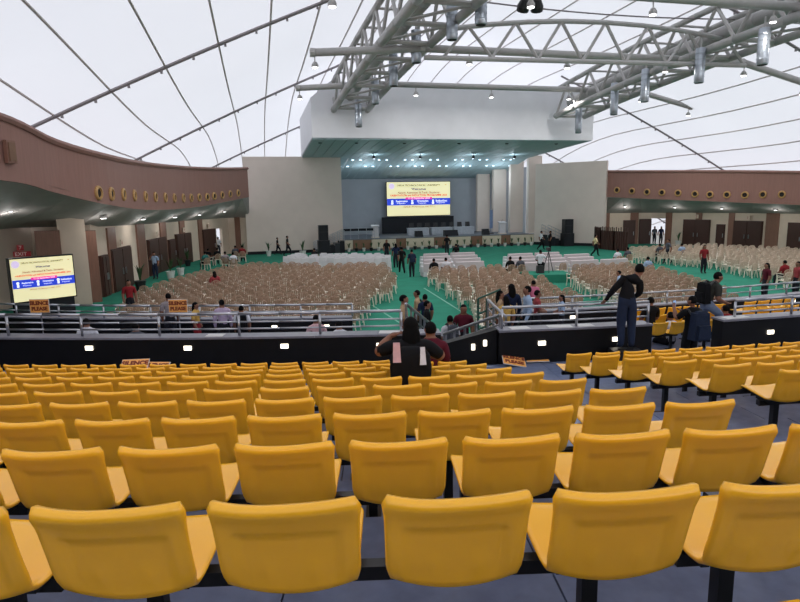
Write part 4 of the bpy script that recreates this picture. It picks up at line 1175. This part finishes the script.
# ---- white covered sofas before the stage
b = MB(); b.box((0, 0, .22), (1.9, .8, .40)); SB = b.mesh('base', CLOTH)
b = MB(); b.box((0, -.34, .58), (1.9, .2, .52), rx=.1, taper=.96); SK = b.mesh('backrest', CLOTHP)
b = MB(); b.box((-.9, .02, .44), (.2, .78, .36), taper=.9); b.cur = 0; SA = b.mesh('arm', CLOTH)
b = MB(); b.box((.9, .02, .44), (.2, .78, .36), taper=.9); SA2 = b.mesh('arm', CLOTH)
b = MB(); b.box((0, .06, .46), (1.55, .62, .1), taper=.96); SCU = b.mesh('cushion', CLOTHP)
def sofa(p, label, grp):
    t = empty('white_sofa', p, YAW); tag(t, label, 'sofa', grp)
    for nm, me in (('base', SB), ('backrest', SK), ('arm', SA), ('arm', SA2), ('cushion', SCU)): link(nm, me, t)
for q, k, r, nm in SOFA:
    sofa(q, 'white covered sofa, %s from the left in the %s row of the %s sofa group' % (ORD[k], ['front', 'second', 'third', 'back'][r], nm), 'white sofas before the stage')

# ================================================================== PEOPLE
SK_ = mat('skin', (128, 86, 66), .6, 0, .05, 8); HAIR = mat('black_hair', (9, 8, 8), .85, 0, .2, 30, .2, spec=.15); SHOE = mat('dark_shoe', (28, 26, 26), .5)
SKL = mat('light_skin', (168, 122, 98), .6, 0, .05, 8)
CL = dict(BLACK=(15, 15, 18), DARK=(30, 31, 38), NAVY=(28, 36, 62), WHITE=(206, 206, 212), SKY=(150, 170, 196), RED=(130, 34, 40), MAROON=(84, 24, 38), PINKRED=(150, 62, 66), TEAL=(50, 110, 104), CHECK=(150, 140, 142),
          GREY=(78, 80, 88), BEIGE=(178, 150, 118), YELLOW=(196, 158, 84), LILAC=(178, 160, 184), PINK=(196, 110, 140), OLIVE=(52, 52, 48), JEANS=(118, 132, 158), DJEANS=(34, 44, 66), BLUEB=(30, 40, 60), CREAMW=(214, 196, 150), PALEPINK=(206, 168, 172))
def cloth(k): return mat('fabric_' + k.lower(), CL[k], .85, 0, .1, 14, .15, spec=.2)
BASE = dict(pelvis=(0, 0, .93), belly=(0, .01, 1.10), chest=(0, .0, 1.30), collar=(0, -.015, 1.43), neck=(0, 0, 1.50), jaw=(0, .03, 1.56), skull=(0, .01, 1.63), crown=(0, .005, 1.69),
            shL=(-.185, -.01, 1.40), elL=(-.235, -.03, 1.12), wrL=(-.235, .07, .90), haL=(-.225, .10, .82), shR=(.185, -.01, 1.40), elR=(.235, -.03, 1.12), wrR=(.235, .07, .90), haR=(.225, .10, .82),
            hipL=(-.09, 0, .90), knL=(-.10, .03, .50), anL=(-.10, -.02, .09), toL=(-.115, .13, .045), hipR=(.09, 0, .90), knR=(.10, .03, .50), anR=(.10, -.02, .09), toR=(.115, .13, .045))
BONES = [('pelvis', 'belly'), ('belly', 'chest'), ('chest', 'collar'), ('collar', 'neck'), ('neck', 'jaw'), ('jaw', 'skull'), ('skull', 'crown')]
for s in 'LR': BONES += [('collar', 'sh' + s), ('sh' + s, 'el' + s), ('el' + s, 'wr' + s), ('wr' + s, 'ha' + s), ('pelvis', 'hip' + s), ('hip' + s, 'kn' + s), ('kn' + s, 'an' + s), ('an' + s, 'to' + s)]
RAD = dict(pelvis=(.185, .145), belly=(.175, .13), chest=(.195, .14), collar=(.13, .10), neck=(.07, .072), jaw=(.085, .098), skull=(.104, .124), crown=(.075, .09), sh=(.092, .09), el=(.066, .066), wr=(.045, .045), ha=(.042, .034), hip=(.12, .13), kn=(.086, .09), an=(.058, .062), to=(.048, .04))
def rad(j): return RAD[j] if j in RAD else RAD[j[:2]] if j[:2] in RAD else RAD[j[:3]]
def rad_(j):
    if j in RAD: return RAD[j]
    if j.startswith('hip'): return RAD['hip']
    return RAD[j[:2]]
SIT = dict(pelvis=(0, -.02, .54), belly=(0, -.03, .70), chest=(0, -.02, .90), collar=(0, -.02, 1.03), neck=(0, 0, 1.10), jaw=(0, .035, 1.16), skull=(0, .015, 1.23), crown=(0, .01, 1.29), shL=(-.185, -.02, 1.0), shR=(.185, -.02, 1.0), elL=(-.24, .03, .74), elR=(.24, .03, .74), wrL=(-.16, .25, .66), wrR=(.16, .25, .66), haL=(-.12, .33, .64), haR=(.12, .33, .64),
           hipL=(-.09, 0, .53), hipR=(.09, 0, .53), knL=(-.13, .42, .52), knR=(.13, .42, .52), anL=(-.13, .42, .10), anR=(.13, .42, .10), toL=(-.14, .57, .045), toR=(.14, .57, .045))
WALK = dict(knL=(-.09, .22, .53), anL=(-.09, .26, .12), toL=(-.1, .41, .06), knR=(.09, -.06, .50), anR=(.09, -.36, .15), toR=(.1, -.24, .045), elL=(-.25, -.13, 1.14), wrL=(-.24, -.10, .90), haL=(-.23, -.06, .82), elR=(.25, .06, 1.13), wrR=(.22, .24, .96), haR=(.21, .30, .91))
EAR = dict(elR=(.30, .10, 1.22), wrR=(.15, .10, 1.48), haR=(.11, .06, 1.56))
FRONT = dict(elL=(-.24, .02, 1.13), wrL=(-.12, .22, 1.08), haL=(-.06, .28, 1.08), elR=(.24, .02, 1.13), wrR=(.12, .22, 1.08), haR=(.06, .28, 1.08))
PCACHE = {}
def person(loc, rz, shirt, pants, label, pose=None, sleeves='short', height=1.7, hair='short', skin=None, fingers=False, name='person', subdiv=1, longtop=False):
    J = dict(BASE)
    for d in (pose or []): J.update(d)
    J = {k: Vector(v) for k, v in J.items()}
    skin = skin or SK_
    names = list(J); ix = {n: i for i, n in enumerate(names)}
    vs = [J[n] for n in names]; rs = [rad_(n) for n in names]; es = [(ix[a], ix[c]) for a, c in BONES]
    reg = {}
    if fingers:
        for s in 'LR':
            w_, h_ = J['wr' + s], J['ha' + s]; d = (h_ - w_).normalized(); side = Vector((1, 0, 0)) if abs(d.x) < .8 else Vector((0, 1, 0))
            side = (side - d * side.dot(d)).normalized(); nn = d.cross(side)
            for k, (o, L) in enumerate(((-.030, .060), (-.010, .075), (.011, .070), (.031, .052))):
                p1 = h_ + side * o + d * .02; p2 = p1 + d * L * .5 + nn * .004; p3 = p2 + d * L * .4 - nn * .016
                i0 = len(vs); vs += [p1, p2, p3]; rs += [(.0095, .0095), (.009, .009), (.0075, .0075)]; es += [(ix['ha' + s], i0), (i0, i0 + 1), (i0 + 1, i0 + 2)]
            t1 = w_ + (h_ - w_) * .45 + side * .035; t2 = t1 + side * .022 + d * .03; i0 = len(vs); vs += [t1, t2]; rs += [(.012, .012), (.009, .009)]; es += [(ix['wr' + s], i0), (i0, i0 + 1)]
        hd = (J['jaw'] - J['neck']); fw = Vector((0, 1, 0))
        sk = J['skull']; i0 = len(vs)
        vs += [sk + Vector((0, .105, -.03)), sk + Vector((0, .128, -.045))]; rs += [(.018, .018), (.012, .012)]; es += [(ix['skull'], i0), (i0, i0 + 1)]
        for s in (-1, 1):
            i0 = len(vs); vs += [sk + Vector((s * .088, -.01, -.03))]; rs += [(.016, .024)]; es += [(ix['skull'], i0)]
    me = bpy.data.meshes.new('body_cage'); me.from_pydata(vs, es, [])
    o = bpy.data.objects.new('body_cage', me); COL.objects.link(o)
    md = o.modifiers.new('s', 'SKIN'); md.use_smooth_shade = True; md.branch_smoothing = .6
    o.modifiers.new('d', 'SUBSURF').levels = subdiv
    if not me.skin_vertices:
        bm = bmesh.new(); bm.from_mesh(me); bm.verts.layers.skin.verify(); bm.to_mesh(me); bm.free()
    lay = me.skin_vertices[0].data
    for i, r in enumerate(rs): lay[i].radius = r; lay[i].use_root = (i == ix['pelvis'])
    dg = bpy.context.evaluated_depsgraph_get(); body = bpy.data.meshes.new_from_object(o.evaluated_get(dg)); bpy.data.objects.remove(o)
    body.materials.clear()
    for m_ in (skin, cloth(shirt), cloth(pants), SHOE): body.materials.append(m_)
    cl = {}
    for a, c in BONES:
        k = a[:2]
        if a in ('pelvis',) and c == 'belly': r_ = 1 if longtop else 2
        elif a in ('belly', 'chest'): r_ = 1
        elif a == 'collar': r_ = 1 if c.startswith('sh') else 0
        elif a in ('neck', 'jaw', 'skull'): r_ = 0
        elif k == 'sh': r_ = 1
        elif k == 'el': r_ = 1 if sleeves == 'long' else 0
        elif k == 'wr': r_ = 0
        elif a == 'pelvis' or k == 'hi' or k == 'kn': r_ = 2
        else: r_ = 3
        cl[(a, c)] = r_
    for p in body.polygons:
        best = (9, 0); c_ = p.center
        for (a, c), r_ in cl.items():
            A, B = J[a], J[c]; d = B - A; t = max(0, min(1, (c_ - A).dot(d) / max(1e-6, d.length_squared)))
            q = (c_ - A - d * t).length - .3 * rad_(a)[0]
            rr = r_
            if a == 'pelvis' and c == 'belly' and t > .35: rr = 1
            if a == 'sh' + a[-1] and sleeves == 'short' and t > .8: rr = 0
            if q < best[0]: best = (q, rr)
        p.material_index = best[1]; p.use_smooth = True
    s = height / 1.7
    t = link(name, body, None, loc, rz); t.scale = (s, s, s); tag(t, label, 'person')
    # hair: cap over the skull
    sk, cr = J['skull'], J['crown']; fwd = (J['jaw'] - J['skull']); upv = (cr - sk).normalized()
    b = MB(); n, m2 = 12, 8; vv = []; ff = []
    for j in range(m2 + 1):
        th_ = math.pi * .66 * j / m2
        for k in range(n):
            a = 2 * math.pi * k / n; fr = math.sin(a)
            lim = th_ * (1.0 if fr < .2 else 1.0 - .42 * (fr - .2))
            vv.append(sk + Vector((.086 * math.sin(lim) * math.cos(a), .104 * math.sin(lim) * math.sin(a) - .014, .108 * math.cos(lim) - .002)))
    for j in range(m2):
        for k in range(n): ff.append((j * n + k, (j + 1) * n + k, (j + 1) * n + (k + 1) % n, j * n + (k + 1) % n))
    b.add(vv, ff)
    if hair == 'long': b.ball(sk + Vector((0, -.07, -.13)), .13, 10, 8, (.8, .45, 1.45))
    b.build('hair', HAIR, t, True)
    return t
def backpack(owner, col, label, z=1.2, y=-.24, s=1.0):
    M = owner.matrix_basis if False else Matrix.Translation(owner.location) @ Matrix.Rotation(owner.rotation_euler.z, 4, 'Z')
    p = M @ Vector((0, y, z))
    t = empty('backpack', p, owner.rotation_euler.z); tag(t, label, 'backpack')
    m_ = cloth(col)
    b = MB(); b.box((0, 0, 0), (.32 * s, .17 * s, .46 * s), taper=.8); b.box((0, -.01, .23 * s), (.24 * s, .13 * s, .06 * s), taper=.6); b.build('bag_body', m_, t)
    b = MB(); b.box((0, -.11 * s, -.08 * s), (.25 * s, .07 * s, .22 * s), taper=.85); b.build('front_pocket', m_, t)
    for sx in (-.11, .11):
        b = MB(); b.path([(sx * s, .08 * s, .20 * s), (sx * s, .16 * s, .27 * s), (sx * 1.05 * s, .30 * s, .22 * s)], .022, 6); b.build('strap', BLK, t)
    return t
def stand(px, py, shirt, pants, label, face='away', z=0.0, **kw):
    """py = pixel row of the feet on the plane z"""
    p = on_z(px, py, z); rz = dict(away=YAW, cam=math.pi, left=math.pi / 2, right=-math.pi / 2).get(face, face) if isinstance(face, str) else face
    return person(p, rz, shirt, pants, label, **kw)
def stand_head(px, ytop, z, h, shirt, pants, label, face='away', **kw):
    """placed by the top of the head: its height above the camera plane gives the distance"""
    p = on_z(px, ytop, z + h); p.z = z
    rz = dict(away=YAW, cam=math.pi, left=math.pi / 2, right=-math.pi / 2)[face] if isinstance(face, str) else face
    return person(p, rz, shirt, pants, label, height=h, **kw)
for (px, py, sh, pa_, lb, dr), p in zip(SEATED, SEATED_POS):
    crouch = 'crouched' in lb
    person(p, YAW + dr, sh, pa_, lb, [SIT], hair='long' if 'woman' in lb else 'short', height=1.7)
stand(156, 279, 'SKY', 'DJEANS', 'man in light blue holding a phone to his ear by the left doors', 'cam', pose=[EAR])
stand(132, 322, 'RED', 'DARK', 'man in dark red shirt standing behind the left railing', -2.6)
stand(204, 257, 'MAROON', 'WHITE', 'person in maroon and white trousers at the open left doorway', 'right', pose=[WALK])
stand(219, 256, 'WHITE', 'DARK', 'person in white shirt at the open left doorway')
stand(278, 255, 'BLACK', 'DARK', 'shorter of two people in dark clothes below the left wing wall', 'right', pose=[WALK], height=1.55)
stand(288, 256, 'BLACK', 'DARK', 'taller of two people in dark clothes below the left wing wall', 'right', pose=[WALK], height=1.75)
stand(387, 262, 'BLACK', 'DARK', 'person in black standing at the left edge of the green aisle', 'cam')
stand(396, 268, 'NAVY', 'DARK', 'person in navy between two others in the green aisle', 'away', hair='long')
stand(402, 273.5, 'BLACK', 'BLACK', 'person in black walking in the green aisle', 'away', pose=[WALK])
pp = stand(412, 277.5, 'NAVY', 'DARK', 'person in navy with backpack, nearest in the green aisle'); backpack(pp, 'BLUEB', 'dark blue backpack on the person nearest in the green aisle')
stand(447, 255, 'BLACK', 'DARK', 'person in black standing before the stage front', 'away')
stand(541, 250, 'WHITE', 'BLACK', 'person in white shirt walking below the right stage steps', 'right', pose=[WALK])
stand(550, 250, 'BLACK', 'BLACK', 'person in black bending near the right stage steps', 'left')
stand(595, 256.5, 'CREAMW', 'BLACK', 'person in cream shirt striding before the folding screen', 'right', pose=[WALK])
stand(654, 244, 'GREY', 'DARK', 'left of two people in the bright open doorway', 'cam'); stand(660.5, 244, 'NAVY', 'DARK', 'right of two people in the bright open doorway', 'cam')
stand(667, 264, 'GREY', 'DARK', 'person in grey walking among the right wall chairs', 'left', pose=[WALK])
stand(703, 273.5, 'RED', 'DARK', 'person in long red top in the right green aisle', 'cam', longtop=True, hair='long')
stand(764, 302, 'MAROON', 'DARK', 'dark haired person in maroon at the right rail', 'left', hair='long')
stand(795, 300, 'PINKRED', 'DARK', 'woman in red at the right edge of the photo', 'left', hair='long')
# at and behind the left railing (lower tier)
pp = stand_head(168, 294, ZL, 1.5, 'CHECK', 'DARK', 'man in grey checked shirt behind the placard at left', 'away')
stand_head(195, 303, ZL, 1.35, 'YELLOW', 'RED', 'woman in yellow and red seen from behind the left railing', 'right', hair='long', longtop=False)
stand_head(221.5, 300.5, ZL, 1.45, 'LILAC', 'DARK', 'man in lilac shirt with his back to the camera', 'away', sleeves='long')
pp = stand_head(241, 306.5, ZL, 1.32, 'WHITE', 'DARK', 'man in white shirt with dark backpack behind the left railing', 'away'); backpack(pp, 'BLACK', 'black backpack on the man in white behind the left railing', z=.92, s=.9)
for px, yt, sh, lb in ((86, 320, 'WHITE', 'pale haired head low behind the left railing'), (135, 324, 'GREY', 'grey figure low behind the left railing'), (316, 316.5, 'PALEPINK', 'person in pale pink low behind the left railing'), (339, 322, 'WHITE', 'person in white low beside the end of the left railing')):
    p = on_z(px, yt, ZL + 1.16); p.z = ZL - .05
    person(p, YAW, sh, 'DARK', lb.replace('head', 'person'), [SIT], height=1.6)
# on and around the centre stairs
stand_head(403.5, 296, .9, 1.62, 'BEIGE', 'BEIGE', 'person in beige leaning by the head of the stair railing', 'right')
pp = stand_head(417, 291, 0.0, 1.75, 'BEIGE', 'DARK', 'man in beige with black bag at the foot of the stairs', 'left'); backpack(pp, 'BLACK', 'black backpack on the man in beige at the stairs')
stand_head(425, 295, 0.0, 1.65, 'NAVY', 'DARK', 'person in navy behind the man at the stair foot', 'away')
stand_head(427, 301.5, .1, 1.7, 'BLACK', 'DARK', 'man in black jacket on the lower hall stairs', 'right', sleeves='long')
pp = stand_head(450, 316.5, .15, 1.6, 'WHITE', 'DARK', 'man in white shirt with grey backpack on the hall stairs', 'away'); backpack(pp, 'GREY', 'grey backpack on the man in white on the stairs', s=.9)
stand_head(463.5, 305.5, .3, 1.7, 'MAROON', 'DARK', 'man in maroon shirt facing up the hall stairs', 'cam')
# behind the middle railing
def tier(px, yt, h, *a, **k): return stand_head(px, yt, ZL, h, *a, **k)
tier(500, 291.5, 1.6, 'BEIGE', 'DARK', 'woman in beige behind the middle railing', 'right', hair='long')
tier(506, 297, 1.5, 'YELLOW', 'DARK', 'woman in yellow behind the middle railing', 'away', hair='long')
tier(511.5, 285, 1.7, 'NAVY', 'DARK', 'woman in navy standing behind the middle railing', 'away', hair='long', sleeves='long')
tier(527.5, 287, 1.7, 'SKY', 'DARK', 'man in pale denim shirt behind the middle railing', 'left', sleeves='long')
tier(537.5, 291, 1.5, 'PINKRED', 'DARK', 'person in red top right of the denim shirt', 'right', pose=[FRONT])
stand_head(533.5, 281, 0, 1.62, 'PINK', 'DARK', 'person in pink beyond the middle railing', 'away')
tier(562, 295.5, 1.3, 'SKY', 'DARK', 'woman with long dark hair and pale top at the middle railing', 'left', hair='long', pose=[FRONT])
# cameraman with a tripod
p = on_z(540, 273, .45); p.z = .0
b = MB(); b.prism([(p.x - 1.0, p.y - .9), (p.x + 1.6, p.y - .9), (p.x + 1.6, p.y + 1.0), (p.x - 1.0, p.y + 1.0)], .001, .45); o = b.build('camera_platform', CARP); tag(o, 'low green carpeted camera platform in the chair rows', 'platform')
person((p.x, p.y, .45), YAW - .6, 'WHITE', 'BLACK', 'cameraman in white shirt beside a tripod', [SIT, FRONT and dict(elR=(.28, .12, .84), wrR=(.2, .32, .98), haR=(.16, .4, 1.02))])
b = MB(); b.box((0, 0, .21), (.4, .4, .42), taper=.9); o = b.build('stool', BLK); o.location = (p.x, p.y, .451); tag(o, 'dark stool under the cameraman', 'stool')
t = empty('tripod_camera', (p.x + .55, p.y + .35, .45)); tag(t, 'black video camera on a tripod beside the cameraman', 'camera')
for k in range(3):
    a = 2.1 * k + .4; b = MB(); b.tube((.35 * math.cos(a), .35 * math.sin(a), 0), (0, 0, 1.2), .02, 6); b.build('leg', BLK, t)
b = MB(); b.box((0, 0, 1.32), (.16, .4, .2)); b.build('camera_body', BLK, t)
b = MB(); b.tube((0, .2, 1.33), (0, .4, 1.33), .06, 10); b.build('lens', BLK, t)
# main figures near the right opening
zw = zt(9)
pL = at_y(629, 280, 12.0)
LEAN = dict(belly=(-.02, .03, 1.09), chest=(.05, .07, 1.26), collar=(.13, .11, 1.37), neck=(.18, .13, 1.42), jaw=(.25, .16, 1.45), skull=(.25, .15, 1.53), crown=(.255, .145, 1.59), shL=(-.05, .09, 1.36), shR=(.25, .09, 1.29), elL=(-.24, .10, 1.15), wrL=(-.34, .20, .95), haL=(-.36, .26, .89), elR=(.27, .12, 1.06), wrR=(.18, .26, .94), haR=(.15, .31, .91))
pz = at_y(626, 340, 11.75)
b = MB(); b.box((0, 0, .15), (.62, .42, .30), taper=.92); b.box((0, 0, .31), (.3, .05, .03)); o = b.build('equipment_case', BLK); o.location = (pz.x, pz.y, zw + .001); tag(o, 'black equipment case under the leaning man in black', 'case')
person((pz.x, pz.y, zw + .31), 0.0, 'BLACK', 'DJEANS', 'man in black leaning on the railing by the right opening', [LEAN], 'long', 1.78, fingers=True, subdiv=2)
PHOT = dict(elL=(-.30, .10, 1.22), wrL=(-.22, .30, 1.42), haL=(-.19, .34, 1.48), elR=(.28, .10, 1.14), wrR=(.10, .30, 1.30), haR=(-.02, .34, 1.36))
pz = at_y(690, 340, 12.55); zp = .9
ph = person((pz.x, pz.y, zp), .25, 'BLACK', 'BLACK', 'man in black with blue backpack taking a photo with a phone', [PHOT], 'short', 1.66, fingers=True, subdiv=2)
backpack(ph, 'BLUEB', 'large dark blue backpack on the man taking a photo', z=1.08, y=-.25, s=1.25)
q = Matrix.Translation(ph.location) @ Matrix.Rotation(.25, 4, 'Z') @ Vector((-.15, .37, 1.47))
b = MB(); b.box((0, 0, 0), (.075, .012, .15)); ph_o = b.build('phone_body', BLK); t = empty('mobile_phone', q, .25); ph_o.parent = t; tag(t, 'mobile phone held up by the man with blue backpack', 'phone')
b = MB(); b.box((0, -.008, 0), (.068, .004, .14)); b.build('screen', mat('phone_screen', (150, 180, 225), .3, emit=.6), t)
STEP = dict(belly=(0, .06, 1.09), chest=(0, .14, 1.26), collar=(0, .2, 1.38), neck=(0, .25, 1.44), jaw=(0, .31, 1.49), skull=(0, .30, 1.56), crown=(0, .295, 1.62), shL=(-.185, .17, 1.35), shR=(.185, .17, 1.35), elR=(.25, .10, 1.08), wrR=(.24, .32, .98), haR=(.23, .40, .97), elL=(-.25, .12, 1.08), wrL=(-.2, .34, 1.0), haL=(-.18, .4, 1.0),
            knR=(.10, .36, .68), anR=(.10, .22, .28), toR=(.11, .37, .24), knL=(-.09, .12, .50), anL=(-.09, -.10, .09), toL=(-.1, .05, .045))
pz = at_y(703, 340, 13.75)
wk = person((pz.x, pz.y, 1.23), -math.pi / 2 + .25, 'OLIVE', 'JEANS', 'man in olive shirt and pale jeans striding up right of the opening', [STEP], 'short', 1.74, fingers=True, subdiv=2)
backpack(wk, 'BLACK', 'black backpack on the striding man in olive', z=1.22, y=-.08, s=1.0)
for px, yt, sh, lb in ((671, 313, 'WHITE', 'person in white low between the lower tier seats'), (726, 306, 'RED', 'person in red low on the lower tier by the right edge parapet'), (651, 298, 'BLACK', 'dark haired person low behind the leaning man')):
    p = at_y(px, yt, 15.6); person((p.x, p.y, p.z - 1.3), YAW, sh, 'DARK', lb, [SIT])
# the pair sitting in the centre block
Rr = R0 - DR * 6; pq = at_y(408, 372, arc(Rr, 0).y); a = ang_x(Rr, pq.x + .02)
pc = arc(Rr, a, zt(6))
HUG = dict(elL=(-.36, .02, .93), wrL=(-.22, .10, 1.10), haL=(-.13, .07, 1.13), elR=(.37, .06, .86), wrR=(.30, .26, .80), haR=(.28, .33, .80), shL=(-.21, -.02, 1.0), shR=(.21, -.02, 1.0), collar=(0, -.01, 1.03), jaw=(.03, .04, 1.16), skull=(.02, .02, 1.23))
p1 = person((pc.x, pc.y, pc.z + .02), a, 'BLACK', 'DJEANS', 'person in black sitting in the yellow seats with one elbow raised', [SIT, HUG], 'short', 1.8, fingers=True, subdiv=2, hair='long')
t = empty('black_bag', (pc.x + .01, pc.y - .26, pc.z + .90), a); tag(t, 'black backpack on the seated person in black', 'backpack')
b = MB()
for z_, k_ in ((-.24, .80), (-.20, .95), (.0, 1.0), (.14, .92), (.21, .70), (.235, .4)):
    for q_ in range(16):
        an = 2 * math.pi * q_ / 16; ca, sa = math.cos(an), math.sin(an)
        b.v.append((.24 * k_ * (abs(ca) ** .5) * (1 if ca > 0 else -1), .12 * k_ * (abs(sa) ** .5) * (1 if sa > 0 else -1), z_))
for j_ in range(5):
    for q_ in range(16): b.f.append((j_ * 16 + q_, j_ * 16 + (q_ + 1) % 16, j_ * 16 + 16 + (q_ + 1) % 16, j_ * 16 + 16 + q_)); b.mi.append(0)
b.f += [tuple(range(15, -1, -1)), tuple(range(80, 96))]; b.mi += [0, 0]
b.build('bag_body', cloth('BLACK'), t, True)
b = MB(); b.box((-.16, -.06, .19), (.09, .12, .22), rx=-.2, taper=.8); b.build('pink_scarf', cloth('PALEPINK'), t)
b = MB(); b.box((.13, -.09, .15), (.07, .12, .2), rx=-.25, taper=.7); b.build('paper_sheet', cloth('WHITE'), t)
Rr2 = R0 - DR * 8; a2 = ang_x(Rr2, at_y(431, 352, arc(Rr2, 0).y).x); pc2 = arc(Rr2, a2, zt(8))
person((pc2.x, pc2.y, pc2.z + .02), a2, 'MAROON', 'DARK', 'person in maroon sitting beyond the one in black', [SIT], 'long', 1.75, fingers=True, subdiv=1)
